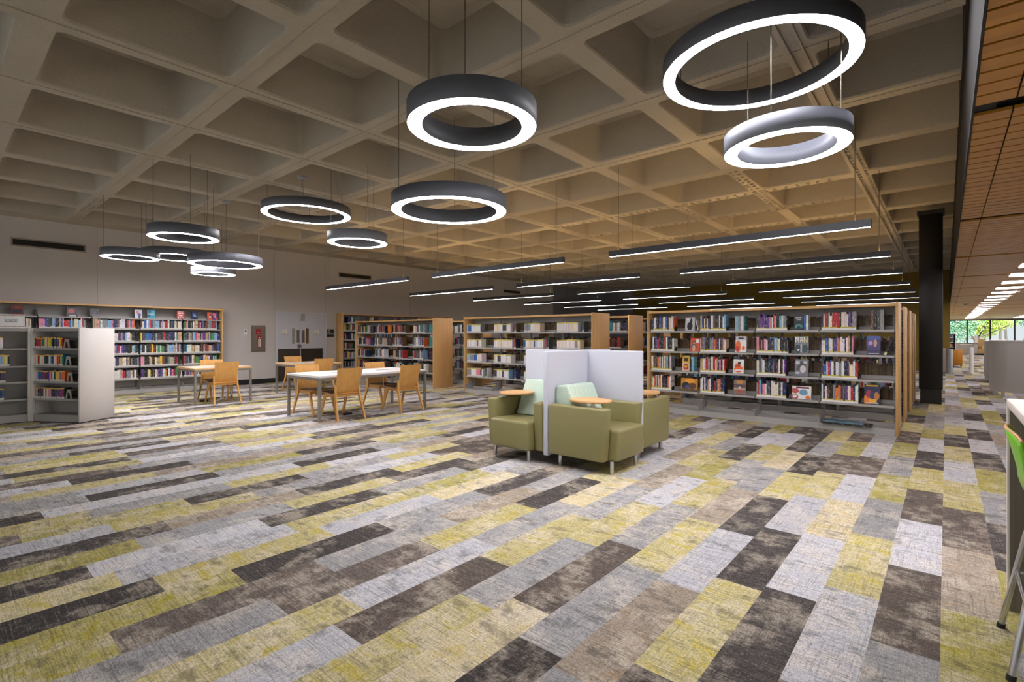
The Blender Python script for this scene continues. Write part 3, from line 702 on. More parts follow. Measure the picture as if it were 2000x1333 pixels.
cord('power_cord', 'white power cord coiled on the carpet under the small oak table', [(-11.85, 4.25, 0.70), (-11.86, 4.24, 0.4), (-11.8, 4.22, 0.12), (-11.72, 4.2, 0.03), (-11.68, 4.1, 0.08), (-11.72, 4.02, 0.02), (-11.8, 4.08, 0.012), (-11.72, 4.16, 0.1), (-11.7, 4.06, 0.03), (-11.9, 3.95, 0.01)], (-11.95, 3.85))

# ------------------------------------------------------------------ lounge pinwheel
PC = (-3.34, 5.14)
def lounge_proto():
    t = thing('lounge_chair', 'x', 'armchair', (PC[0], PC[1], 0), 0, 'olive armchairs around the screen')
    V = M['vinyl']
    def lean(f):
        def g(c): return (c.x + f * (c.z - 0.13) if c.x > 0.5 else c.x, c.y, c.z)
        return g
    b = MB(); b.rbox(0.095, 0.77, -0.78, -0.665, 0.13, 0.665, 0.022, 3, 0, None, lean(0.07)); b.build('armrest', V, t)
    b = MB(); b.rbox(0.095, 0.77, -0.095, 0.022, 0.13, 0.665, 0.022, 3, 0, None, lean(0.07)); b.build('armrest', V, t)
    def seat_top(c): return (c.x + (0.02 if c.x > 0.5 and c.z > 0.3 else 0), c.y, c.z + (-0.02 if c.z > 0.3 and c.x < 0.5 else 0))
    bm = bmesh.new(); bmesh.ops.create_grid(bm, x_segments=2, y_segments=2, size=0.5); bm.free()
    b = MB(); b.rbox(0.10, 0.87, -0.660, -0.100, 0.13, 0.455, 0.035, 4, 0, None, seat_top); b.build('seat', V, t)
    b = MB(); bm = bmesh.new(); prof = [(0.10, 0.44), (0.44, 0.445), (0.255, 0.858), (0.10, 0.85)]
    va = [bm.verts.new((x, -0.645, z)) for x, z in prof]; vb = [bm.verts.new((x, -0.112, z)) for x, z in prof]; k = len(prof)
    bm.faces.new(va); bm.faces.new(vb[::-1])
    for i in range(k): bm.faces.new((va[i], va[(i + 1) % k], vb[(i + 1) % k], vb[i]))
    bmesh.ops.bevel(bm, geom=list(bm.edges), offset=0.022, segments=3, profile=0.5, affect='EDGES'); b.bm(bm, 0, True)
    b.build('back_cushion', M['fabric'], t)
    for (x, y) in ((0.80, -0.655), (0.80, -0.15), (0.18, -0.665), (0.18, -0.15)):
        b = MB(); b.cyl((x, y, 0), (x, y, 0.135), 0.021, n=16); b.build('leg', M['chrome'], t)
    # swivel tablet
    b = MB(); n = 40; a_, b_ = 0.235, 0.185; vs = []
    for r_, z in ((0.97, 0.702), (1.0, 0.709), (1.0, 0.718), (0.985, 0.724)):
        for q in range(n): vs.append((0.50 + a_ * r_ * math.cos(2 * PI * q / n), -0.575 + b_ * r_ * math.sin(2 * PI * q / n), z))
    b.add(vs, [(j * n + q, j * n + (q + 1) % n, (j + 1) * n + (q + 1) % n, (j + 1) * n + q) for j in range(3) for q in range(n)] + [tuple(range(n))[::-1], tuple(range(3 * n, 4 * n))])
    tb_ = b.build('tablet', M['tablet'], t)
    b = MB(); b.cyl((0.60, -0.69, 0.665), (0.60, -0.69, 0.675), 0.035, n=16); b.cyl((0.60, -0.69, 0.675), (0.60, -0.69, 0.702), 0.02, n=14); b.build('tablet_pivot', M['chrome'], tb_)
    return t
lg = lounge_proto(); lg['label'] = 'olive vinyl armchair facing right, its outer arm toward the viewer, round wood tablet in front'
for rz, lb in ((-PI / 2, 'olive vinyl armchair facing the viewer, left of the pale screen'), (PI / 2, 'olive vinyl armchair behind the screen, only its arm and tablet showing on the right')):
    dup(lg, rz=rz, label=lb)
t = thing('privacy_screen', 'pale lavender cross-shaped privacy screen between the olive armchairs', 'screen', (PC[0], PC[1], 0))
for k in range(4):
    b = MB(); b.rbox(0.03, 0.09, -0.78, 0.03, 0.10, 1.225, 0.012, 3); b.build('screen_panel', M['felt'], t, rz=k * PI / 2)
b = MB(); b.cyl((0, 0, 0), (0, 0, 0.9), 0.025, n=12); b.box(-0.028, 0.028, -0.028, 0.028, 0.1, 1.2); b.build('post', M['chrome'], t)

# ------------------------------------------------------------------ counter, stool, desk and far things
t = thing('bar_counter', 'white-topped bar counter with grey wood end panel at the right edge', 'counter', (0.235, 3.575, 0))
b = MB(); b.rbox(0, 0.75, -3.2, 0.05, 1.03, 1.07, 0.004, 1); b.build('countertop', M['cnt_top'], t)
b = MB(); b.box(0.008, 0.742, 0.0, 0.044, 0, 1.03); ep = b.build('end_panel', M['cnt'], t)
b = MB(); b.box(0.0, 0.008, 0.0, 0.044, 0, 1.03); b.build('edge_band', M['cnt_top'], ep)
t = thing('bar_stool', 'green bar stool with chrome legs at the counter, lower right', 'bar stool', (0.415, 3.10, 0))
b = MB(); n = 10; m_ = 8; G = []
for j in range(m_ + 1):
    v = j / m_
    for i in range(n + 1):
        u = i / n * 2 - 1
        if v < 0.5: s_ = v / 0.5; x = 0.24 - 0.40 * s_; z = 0.735 + 0.0 * s_ - 0.012 * math.sin(s_ * PI) + 0.012 * u * u
        else: s_ = (v - 0.5) / 0.5; x = -0.16 - 0.055 * s_ ** 1.2 + 0.035 * u * u * s_; z = 0.737 + 0.25 * s_ - 0.03 * s_ * u * u * u * u + 0.012 * u * u * (1 - s_)
        G.append((x, u * (0.21 - 0.03 * max(0, v - 0.5)), z))
q = n + 1; fs = [(j * q + i, j * q + i + 1, (j + 1) * q + i + 1, (j + 1) * q + i) for j in range(m_) for i in range(n)]
b.add(G, fs, 0, None, True); o = b.build('seat_shell', M['greenshell'], t)
sm = o.modifiers.new('thick', 'SOLIDIFY'); sm.thickness = 0.012; sm.offset = 0
b = MB(); b.tube([(G[m_ * q + i][0], G[m_ * q + i][1], G[m_ * q + i][2] + 0.001) for i in range(n + 1)], 0.0068, 8); b.build('wood_edge', M['tablet'], o)
for sx in (-1, 1):
    for sy in (-1, 1):
        b = MB(); b.cyl((sx * 0.215, sy * 0.245, 0.02), (sx * 0.10, sy * 0.13, 0.715), 0.0125, n=14); lo = b.build('leg', M['chrome'], t)
        b = MB(); b.cyl((sx * 0.218, sy * 0.248, 0), (sx * 0.2147, sy * 0.2447, 0.022), 0.016, n=12); b.build('glide', M['blackbase'], lo)
b = MB(); f_ = 0.30; a_ = 0.215 - 0.115 * f_ / 0.7; c_ = 0.245 - 0.115 * f_ / 0.7
for p0, p1 in (((-a_, -c_), (a_, -c_)), ((a_, -c_), (a_, c_)), ((a_, c_), (-a_, c_)), ((-a_, c_), (-a_, -c_))): b.cyl((*p0, f_), (*p1, f_), 0.010, n=10)
b.build('footrest', M['chrome'], t)
b = MB(); b.box(-0.11, 0.11, -0.14, 0.14, 0.705, 0.722); b.build('seat_plate', M['chrome'], t)

def curved_desk(label, pts, loc, h):
    t = thing('curved_desk', label, 'desk', loc, 0, 'curved grey service desks')
    fine_ = []
    for i in range(len(pts) - 1):
        a = [Vector(pts[max(0, i - 1)]), Vector(pts[i]), Vector(pts[i + 1]), Vector(pts[min(len(pts) - 1, i + 2)])]
        for k in range(5):
            u = k / 5; fine_.append(0.5 * (2 * a[1] + (a[2] - a[0]) * u + (2 * a[0] - 5 * a[1] + 4 * a[2] - a[3]) * u * u + (3 * a[1] - a[0] - 3 * a[2] + a[3]) * u ** 3))
    pts = fine_ + [Vector(pts[-1])]
    b = MB(); n = len(pts); N2 = []
    for i, p in enumerate(pts):
        a = Vector(pts[max(0, i - 1)]); c = Vector(pts[min(n - 1, i + 1)]); d_ = (c - a).normalized(); N2.append(Vector((-d_.y, d_.x)))
    out = [Vector(p) for p in pts]; inn = [Vector(p) + N2[i] * 0.06 for i, p in enumerate(pts)]
    def wall(z0, z1, A, B):
        bb_ = MB(); vs = [(*p, z0) for p in A] + [(*p, z1) for p in A] + [(*p, z0) for p in B] + [(*p, z1) for p in B]; fs = []
        for i in range(n - 1): fs += [(i, i + 1, n + i + 1, n + i), (2 * n + i, 3 * n + i, 3 * n + i + 1, 2 * n + i + 1), (n + i, n + i + 1, 3 * n + i + 1, 3 * n + i), (i, 2 * n + i, 2 * n + i + 1, i + 1)]
        fs += [(0, n, 3 * n, 2 * n), (n - 1, 3 * n - 1, 4 * n - 1, 2 * n - 1)]
        bb_.add(vs, [f for i_, f in enumerate(fs) if i_ % 4 in (2, 3) or i_ >= 4 * (n - 1)]); bb_.add(vs, [f for i_, f in enumerate(fs) if i_ % 4 in (0, 1) and i_ < 4 * (n - 1)], 0, None, True); return bb_
    wall(0.12, h - 0.03, out, inn).build('front_panel', M['desk'], t)
    wall(h - 0.03, h, [p - N2[i] * 0.01 for i, p in enumerate(out)], [p + N2[i] * 0.3 for i, p in enumerate(out)]).build('desktop', M['white_lam'], t)
    for i in range(1, n, max(2, n // 5)):
        p = out[i] + N2[i] * 0.05; b = MB(); b.cyl((p.x, p.y, 0), (p.x, p.y, 0.13), 0.03, n=12); b.build('leg', M['chrome'], t)
curved_desk('large curved grey service desk standing on short steel legs', [(-0.05, 2.2), (-0.12, 1.2), (-0.12, 0.6), (-0.06, 0.25), (0.05, 0.08), (0.2, 0.0), (0.8, -0.12), (1.6, -0.2), (2.6, -0.2), (3.6, -0.1)], (0.92, 15.85, 0), 1.30)
curved_desk('second curved grey desk, partly hidden behind the large one', [(-0.02, 2.0), (-0.03, 1.0), (0.0, 0.4), (0.1, 0.1), (0.4, 0.0), (1.5, -0.1), (3.0, -0.1)], (0.955, 20.65, 0), 1.25)
t = thing('litter_bin', 'tall round stainless litter bin beside the black column', 'bin', (0.095, 24.8, 0))
b = MB(); b.cyl((0, 0, 0), (0, 0, 0.62), 0.093, n=28); b.build('body', M['bin'], t)
b = MB(); b.cyl((0, 0, 0.625), (0, 0, 0.92), 0.093, n=28); b.build('bin_lid', M['bin'], t)
b = MB(); b.box(-0.012, 0.012, -0.1, -0.088, 0.3, 0.33); b.build('lock', M['ink'], t)
t = thing('low_cabinet', 'beige cabinet panel between the black column and the litter bin', 'cabinet', (-0.12, 25.2, 0))
b = MB(); b.box(-0.2, 0.12, 0, 0.3, 0.02, 0.9); b.build('body', M['beige'], t)
b = MB(); b.box(-0.21, 0.13, -0.01, 0.31, 0.9, 0.93); b.build('top', M['white_lam'], t); b = MB(); b.box(-0.19, 0.11, 0.01, 0.29, 0, 0.02); b.build('base', M['blackbase'], t)
t = thing('rolling_cart', 'orange oak cart on castors behind the litter bin', 'cart', (0.36, 29.8, 0))
b = MB(); b.rbox(-0.17, 0.19, 0, 0.5, 0.1, 0.78, 0.01, 1); b.build('body', M['orangeoak'], t)
for x in (-0.12, 0.14):
    for y in (0.06, 0.44):
        b = MB(); b.cyl((x - 0.015, y, 0.045), (x + 0.015, y, 0.045), 0.045, n=14); b.box(x - 0.022, x + 0.022, y - 0.02, y + 0.02, 0.06, 0.105); b.build('castor', M['blackbase'], t)
t = thing('security_pedestal', 'white round pedestal with a clear panel standing in the corridor', 'pedestal', (0.72, 25.63, 0))
b = MB(); b.cyl((0, 0, 0.012), (0, 0, 0.98), 0.062, n=24); b.build('post', M['white'], t)
b = MB(); b.cyl((0, 0, 0), (0, 0, 0.012), 0.13, n=24); b.build('base', M['white'], t)
b = MB(); b.box(-0.14, 0.06, -0.006, 0.006, 0.98, 1.12); b.build('clear_panel', M['glass'], t)
b = MB(); b.cyl((0.07, 0, 0.90), (0.07, 0, 1.28), 0.006, n=8); b.build('rod', M['black'], t)
t = thing('small_table', 'small round-legged side table in front of the far windows', 'table', (0.95, 42.5, 0))
b = MB(); b.rbox(-0.28, 0.28, -0.28, 0.28, 0.86, 0.9, 0.008, 1); b.build('tabletop', M['white_lam'], t)
for sx in (-1, 1):
    for sy in (-1, 1): b = MB(); b.cyl((sx * 0.22, sy * 0.22, 0), (sx * 0.2, sy * 0.2, 0.86), 0.015, n=8); b.build('leg', M['tsteel'], t)
t = thing('lounge_sofa', 'tan and grey lounge seat with cushions before the far windows', 'sofa', (1.9, 50.6, 0))
b = MB(); b.rbox(-0.15, 0.75, -0.3, 0.3, 0.12, 0.45, 0.03, 2); b.build('seat', M['sofa'], t)
b = MB(); b.rbox(-0.12, 0.3, 0.1, 0.3, 0.45, 1.2, 0.04, 2); b.build('backrest', M['sofa'], t)
b = MB(); b.rbox(-0.35, -0.15, -0.3, 0.3, 0.12, 0.72, 0.04, 2); b.build('armrest', M['desk'], t)
b = MB(); b.rbox(0.02, 0.4, -0.1, 0.1, 0.45, 0.72, 0.05, 2, 0, Matrix.Rotation(0.15, 4, 'Y')); b.build('cushion', M['tablet'], t)
b = MB(); b.box(-0.3, 0.7, -0.25, 0.25, 0, 0.12); b.build('plinth', M['blackbase'], t)

# ------------------------------------------------------------------ shelving ranges
BAY = 0.914
def shelf_mb(w, yf, yb, th=0.018, up=0.05):
    b = MB(); s = 1 if yb > yf else -1
    b.box(0.012, w - 0.012, min(yf, yb), max(yf, yb), -th, 0)
    b.box(0.012, w - 0.012, min(yf, yf + s * 0.004), max(yf, yf + s * 0.004), -0.03, 0.0)
    b.box(0.012, w - 0.012, min(yb, yb - s * 0.006), max(yb, yb - s * 0.006), 0, up)
    for x in (0.006, w - 0.009):
        A = [(yf + s * 0.03, -0.03), (yb, -0.03), (yb, 0.15), (yb - s * 0.07, 0.15), (yf + s * 0.03, 0.02)]
        b.prism(A, x, x + 0.003, axis='x')
    return b
def shelving(name, label, loc, rz, nb, levels, Ht, D, double=True, skip=(), group=None):
    t = thing(name, label, 'bookcase', loc, rz, group); L = nb * BAY; yc = D / 2 if double else D - 0.03
    for x in (-0.030, L + 0.002):
        b = MB(); b.rbox(x, x + 0.028, -0.012, D + (0.012 if double else 0), 0, Ht, 0.002, 1); b.build('end_panel', M['oak'], t)
    b = MB(); b.box(0, L, -0.006, D + (0.006 if double else 0), Ht - 0.058, Ht - 0.02); b.build('top_panel', M['oak_x'], t)
    proto = {}
    up = MB(); up.box(-0.02, 0.02, -0.025, 0.025, 0, Ht - 0.06)
    for z in [0.06 + 0.05 * k for k in range(int((Ht - 0.15) / 0.05))]: up.box(-0.004, 0.004, -0.0262, -0.0255, z, z + 0.025, 1)
    ume = up.mesh('upright', [M['steel_dk'], M['dark']])
    def inst(nm, me, x, y, z):
        o = bpy.data.objects.new(nm, me); C.objects.link(o); o.parent = t; o.location = (x, y, z); return o
    for k in range(nb + 1): inst('upright', ume, min(max(k * BAY, 0.022), L - 0.022), yc, 0)
    wf = yc - 0.035
    sme = shelf_mb(BAY, 0.03, wf).mesh('shelf', [M['steel']]); smb = shelf_mb(BAY, D - 0.03, yc + 0.035).mesh('shelf', [M['steel']]) if double else None
    bb_ = MB(); bb_.box(0.002, BAY - 0.002, 0.004, 0.016, 0, 0.092); bb_.box(0.002, BAY - 0.002, 0.016, wf, 0.078, 0.092); bb_.box(0.002, BAY - 0.002, wf - 0.01, wf, 0.092, 0.135)
    bb_.prism([(0.004, 0.092), (wf, 0.092), (wf, 0.27), (wf - 0.06, 0.27), (0.06, 0.20), (0.004, 0.20)], 0.004, 0.007, axis='x')
    bme = bb_.mesh('base', [M['steel']])
    if double:
        b2 = MB(); b2.box(0.002, BAY - 0.002, D - 0.016, D - 0.004, 0, 0.092); b2.box(0.002, BAY - 0.002, yc + 0.035, D - 0.016, 0.078, 0.092); b2me = b2.mesh('base', [M['steel']])
    hd = MB(); hd.box(0.02, BAY - 0.02, yc - 0.008, yc + 0.008, Ht - 0.17, Ht - 0.06); hme = hd.mesh('header_panel', [M['steel_dk']])
    if not double: bk = MB(); bk.box(0.021, BAY - 0.021, D - 0.012, D - 0.006, levels[0], Ht - 0.06); bkme = bk.mesh('back_panel', [M['steel_dk']])
    for k in range(nb):
        for z in levels:
            inst('shelf', sme, k * BAY, 0, z)
            if double and k not in skip: inst('shelf', smb, k * BAY, 0, z)
        inst('base', bme, k * BAY, 0, 0)
        if double: inst('base', b2me, k * BAY, 0, 0)
        inst('header_panel', hme, k * BAY, 0, 0)
        if not double: inst('back_panel', bkme, k * BAY, 0, 0)
    return t
LV = (0.41, 0.765, 1.12, 1.485); YR = 8.775; RP = 1.545
XR, XM, XL = -4.19, -9.06, -13.92
shelving('bookcase', 'long oak-ended bookcase of comics and graphic books behind the armchairs', (XR, YR, 0), 0, 4, LV, 1.87, 0.66)
for k, lb in ((1, 'oak-ended bookcase directly behind the long comics bookcase'), (2, 'third oak-ended bookcase in the file beside the black column'), (3, 'fourth oak-ended bookcase in the file, mostly hidden by the black column')):
    shelving('bookcase', lb, (XR, YR + RP * k, 0), 0, 4, LV, 1.87, 0.66)
shelving('bookcase', 'oak-ended bookcase of mostly white and yellow-topped books left of the armchairs', (XM, YR - 0.05, 0), 0, 4, LV, 1.87, 0.66)
for k, lb in ((1, 'oak-ended bookcase behind the one of yellow-topped white books'), (2, 'third bookcase back behind the one of yellow-topped white books')):
    shelving('bookcase', lb, (XM, YR - 0.05 + RP * k, 0), 0, 4, LV, 1.87, 0.66)
shelving('bookcase', 'oak-ended bookcase with broad oak end behind the white table', (XL, YR - 0.05, 0), 0, 4, LV, 1.87, 0.66)
shelving('bookcase', 'bookcase of dark books seen past the broad oak end behind the white table', (XL, YR - 0.05 + RP, 0), 0, 4, LV, 1.87, 0.66)
WL = (0.356, 0.662, 0.96, 1.261, 1.571, 1.831); WD = 0.39; WF = WX + 0.012 + WD
shelving('wall_bookcase', 'tall oak-trimmed wall bookcase full of books, left of the doors', (WF, 5.235 - 5 * BAY, 0), PI / 2, 5, WL, 2.15, WD, False)
shelving('wall_bookcase', 'tall oak wall bookcase against the wall right of the doors', (WF, 8.87, 0), PI / 2, 5, WL, 2.15, WD, False)
# white cases at the left edge
CL = (0.38, 0.657, 0.915, 1.198); CH = 1.52; CW = 0.93; CDp = 0.60
def white_case(label, loc, rz):
    t = thing('white_bookcase', label, 'bookcase', loc, rz)
    for x in (0, CW - 0.03):
        b = MB(); b.rbox(x, x + 0.03, 0, CDp, 0.012, CH, 0.003, 1)
        for z in [0.2 + 0.03 * k for k in range(6)]: b.box(x + 0.0301 if x == 0 else x - 0.0006, x + 0.0306 if x == 0 else x - 0.0001, 0.05, 0.058, z, z + 0.012, 1); b.box(x + 0.0301 if x == 0 else x - 0.0006, x + 0.0306 if x == 0 else x - 0.0001, 0.25, 0.258, z, z + 0.012, 1)
        b.build('side_panel', [M['white_lam'], M['dark']], t)
    b = MB(); b.box(0.03, CW - 0.03, 0.012, CDp - 0.012, CH - 0.05, CH - 0.002); b.build('top_panel', M['grey_case'], t)
    b = MB(); b.box(0.03, CW - 0.03, 0.29, 0.31, 0.1, CH - 0.05); b.build('divider_panel', M['grey_case'], t)
    b = MB(); b.box(0.03, CW - 0.03, 0.02, CDp - 0.02, 0.012, 0.125); b.build('base', M['grey_case'], t)
    for z in CL:
        b = MB(); b.box(0.031, CW - 0.031, 0.02, 0.29, z - 0.028, z); b.build('shelf', M['grey_case'], t)
    b = MB(); b.box(0.02, CW - 0.02, 0.03, CDp - 0.03, 0, 0.012); b.build('plinth', M['blackbase'], t)
    return t
C1 = ((-11.254, 1.104, 0), math.radians(31.9)); C2 = ((-11.300, 0.176, 0), math.radians(87.0))
white_case('white end-panelled case of paperbacks, angled toward the room', *C1)
white_case('grey and white paperback case cut by the left edge, under the tabletop sign', *C2)
t = thing('far_bookcase', 'small dark bookcase with a pale side by the far windows', 'bookcase', (-0.45, 40.0, 0))
for x in (0, 0.87):
    b = MB(); b.box(x, x + 0.025, 0, 0.3, 0, 1.56); b.build('side_panel', M['white_lam'], t)
b = MB(); b.box(0.025, 0.87, 0.28, 0.3, 0.05, 1.54); b.build('back_panel', M['black'], t)
for z in (0.08, 0.40, 0.72, 1.0, 1.28, 1.54):
    b = MB(); b.box(0.025, 0.87, 0.01, 0.28, z - 0.02, z); b.build('shelf', M['black'] if z < 1.5 else M['white_lam'], t)
def xf(loc, rz): return Matrix.Translation(loc) @ Matrix.Rotation(rz, 4, 'Z')
t = thing('sign_holder', 'white tabletop sign reading Young Adult Paperbacks on the left case', 'sign', (-11.42, 0.895, CH), math.radians(80))
b = MB(); b.box(-0.16, 0.16, 0, 0.006, 0.004, 0.225); b.build('sign_card', M['white'], t); b = MB(); b.box(-0.16, 0.16, -0.03, 0.06, 0, 0.004); b.build('stand_foot', M['white'], t)
b = MB(); rr_ = random.Random(3)
for k in range(22):
    x = -0.15 + 0.30 * k / 21
    for z in (0.022, 0.197): b.box(x - 0.006, x + 0.006, -0.0012, -0.0004, z, z + 0.014, 0, lin(rr_.choice([(206, 150, 110), (150, 180, 190), (190, 170, 120), (180, 120, 110)])))
for k in range(10):
    z = 0.03 + 0.165 * k / 9
    for x in (-0.155, 0.14): b.box(x, x + 0.014, -0.0012, -0.0004, z, z + 0.010, 0, lin(rr_.choice([(206, 150, 110), (150, 180, 190), (190, 170, 120), (180, 120, 110)])))
b.build('book_border', M['art'], t)
text('sign_text', 'Young Adult\nPaperbacks', 0.032, M['ink'], t, (0, -0.002, 0.12), (PI / 2, 0, 0))

# ------------------------------------------------------------------ books too many to single out: one object
PAL = {'white': (230, 228, 226), 'black': (30, 28, 31), 'navy': (36, 46, 92), 'blue': (46, 98, 172), 'pale blue': (136, 178, 210), 'teal': (30, 122, 130), 'green': (66, 140, 74), 'yellow': (228, 204, 54), 'orange': (226, 112, 44), 'red': (184, 38, 44), 'pink': (224, 140, 164), 'magenta': (208, 32, 112), 'purple': (100, 60, 134), 'brown': (106, 72, 52), 'tan': (192, 164, 126), 'grey': (142, 142, 148), 'charcoal': (70, 70, 78), 'cream': (230, 216, 190)}
MIX = ['white'] * 4 + ['black'] * 6 + ['navy'] * 3 + ['blue', 'pale blue', 'pale blue', 'teal'] + ['green', 'yellow', 'orange', 'red', 'red', 'pink', 'purple', 'brown', 'brown', 'tan', 'tan', 'grey', 'grey', 'charcoal', 'charcoal', 'cream', 'cream']
DARK = ['black'] * 4 + ['charcoal'] * 4 + ['navy'] * 2 + ['brown'] * 3 + ['grey', 'teal', 'tan', 'cream', 'white', 'pale blue', 'red']
MANGA = ['white'] * 9 + ['cream'] * 4 + ['pink', 'pale blue', 'grey', 'blue', 'charcoal']
YA = ['black'] * 3 + ['white'] * 2 + ['navy', 'blue', 'teal', 'purple', 'red', 'orange', 'yellow', 'pale blue', 'brown', 'pink', 'cream', 'charcoal']
PAGE = lin((206, 194, 172)); WLB = lin((212, 210, 206)); YLB = lin((208, 192, 52)); BROWN = [lin((104, 82, 54)), lin((118, 94, 64)), lin((92, 72, 50)), lin((126, 104, 74))]
sb = MB(); rb = random.Random(21)
def jit(c): return lin(tuple(max(0, min(255, v + rb.randint(-12, 12))) for v in c))
def bookgeo(Mx, x, y, z, t, h, d, col, style):
    P = lambda a, b_, c: Mx @ Vector((x + a, y + b_, z + c))
    e = 0.0006; t2 = t - e
    bands = []
    e2 = rb.uniform(0.02, 0.036); k2 = tuple(v * 0.6 + 0.01 for v in col) if rb.random() < 0.5 else tuple(v * 0.75 + 0.08 for v in col); h1 = h * rb.uniform(0.25, 0.7); h2 = h1 + h * rb.uniform(0.05, 0.2)
    if style == 'white': bands = [(0, e2, WLB), (e2, h1, col), (h1, h2, k2), (h2, h, col)]
    elif style == 'yw': bands = [(0, 0.03, WLB), (0.03, 0.05, YLB), (0.05, h, col)]
    elif style == 'manga': bands = [(0, 0.03, WLB), (0.03, h - 0.022, col), (h - 0.022, h, YLB)]
    elif style == 'dots': bands = [(0, 0.032, WLB), (0.032, h - 0.018, col), (h - 0.018, h, lin((236, 190, 90)))]
    elif style == 'fore': bands = [(0, h, col)]
    for a, c, cc in bands: sb.face([P(0, 0, a), P(t2, 0, a), P(t2, 0, c), P(0, 0, c)], 0, cc)
    sb.face([P(0, 0, h), P(t2, 0, h), P(t2, d, h), P(0, d, h)], 0, PAGE if style != 'fore' else col)
    sb.face([P(0, 0, 0), P(0, d, 0), P(0, d, h), P(0, 0, h)], 0, col); sb.face([P(t2, 0, 0), P(t2, d, 0), P(t2, d, h), P(t2, 0, h)], 0, col)
    sb.face([P(0, d, 0), P(t2, d, 0), P(t2, d, h), P(0, d, h)], 0, rb.choice(BROWN))
def fill(Mx, x0, x1, z, pal, style, h=(0.19, 0.24), t=(0.018, 0.036), yf=0.05, d=0.16, runs=True):
    x = x0; run = 0; c = None; hh = 0
    while x < x1 - t[0]:
        if run <= 0:
            run = rb.choice([1, 1, 1, 1, 1, 2, 3]) if style != 'manga' else rb.choice([2, 3, 4, 6, 8])
            c = PAL[rb.choice(pal)]; hh = rb.uniform(*h); tt = rb.uniform(*t)
        run -= 1
        w = min(tt, x1 - x)
        bookgeo(Mx, x, yf + rb.uniform(-0.006, 0.006), z + 0.0008, w, hh + rb.uniform(-0.004, 0.004), d, jit(c), style); x += w
# wall bookcases
MW = xf((WF, 5.235 - 5 * BAY, 0), PI / 2)
for k in range(5):
    for li, z in enumerate(WL[:-1]): fill(MW, k * BAY + 0.02, (k + 1) * BAY - (0.02 if rb.random() < 0.6 else 0.1), z, MIX, 'white', (0.185, 0.24), (0.016, 0.034), 0.05, 0.16)
MW2 = xf((WF, 8.87, 0), PI / 2)
for k in range(5):
    for z in WL[:-1]: fill(MW2, k * BAY + 0.02, (k + 1) * BAY - rb.choice([0.02, 0.2, 0.3]), z, MIX, 'white', (0.18, 0.235), (0.016, 0.034))
    fill(MW2, k * BAY + 0.2, k * BAY + 0.5, WL[-1], DARK + ['yellow'], 'white', (0.18, 0.22), (0.03, 0.05))
# middle range fronts
MM = xf((XM, YR - 0.05, 0), 0)
for k in range(4):
    for z in LV:
        fill(MM, k * BAY + 0.03, k * BAY + rb.uniform(0.48, 0.62), z, MANGA, 'manga', (0.185, 0.205), (0.016, 0.026))
        if rb.random() < 0.5: fill(MM, k * BAY + 0.66, k * BAY + 0.72, z, DARK, 'white', (0.19, 0.23), (0.015, 0.03))
ML = xf((XL, YR - 0.05, 0), 0)
for k in range(4):
    for z in LV:
        fill(ML, k * BAY + 0.03, k * BAY + rb.uniform(0.42, 0.6), z, MIX + DARK, 'white', (0.19, 0.25), (0.016, 0.034))
        if rb.random() < 0.8: x = k * BAY + rb.uniform(0.62, 0.68); fill(ML, x, x + 0.16, z, ['black', 'brown', 'navy', 'orange', 'charcoal', 'teal'], 'fore', (0.19, 0.24), (0.15, 0.16), 0.09, 0.03)
# ranges behind: fronts, and the backs of the front row
def back(loc):
    Mb = xf((loc[0] + 4 * BAY, loc[1] + 0.66, 0), PI)
    for k in range(4):
        for z in LV: fill(Mb, k * BAY + 0.02, k * BAY + rb.choice([0.86, 0.8, 0.7]), z, DARK, 'yw', (0.19, 0.24), (0.02, 0.034), 0.05, 0.2)
for loc in ((XR, YR, 0), (XM, YR - 0.05, 0), (XL, YR - 0.05, 0)): back(loc)
for loc, n_ in (((XR, YR, 0), 3), ((XM, YR - 0.05, 0), 2), ((XL, YR - 0.05, 0), 1)):
    for q in range(1, n_ + 1):
        Mf = xf((loc[0], loc[1] + RP * q, 0), 0)
        for k in range(4):
            for z in LV: fill(Mf, k * BAY + 0.02, k * BAY + rb.choice([0.6, 0.7, 0.88]), z, DARK if loc[0] != XL else DARK + ['white', 'pale blue'], 'white', (0.2, 0.26), (0.02, 0.04))
# paperbacks in the white cases
for (cs, rows_) in ((C1, (0.60, 0.60, 0.57, 0.55)), (C2, (0.61, 0.64, 0.67, 0.60))):
    Mc = xf(*cs)
    for z, w in zip(CL, rows_): fill(Mc, 0.035, w if cs is C1 else w + 0.02, z, YA, 'dots', (0.165, 0.18), (0.02, 0.032), 0.04, 0.115)
Mq = xf((-0.45, 40.0, 0), 0)
for z in (0.40, 0.72, 1.0, 1.28): fill(Mq, 0.03, 0.80, z, MIX, 'white', (0.18, 0.22), (0.03, 0.05), 0.02, 0.16)
o = sb.build('shelved_books', M['print'])
tag(o, 'rows of spine-out books filling the wall bookcases, white cases and farther ranges', 'book', None, 'stuff')

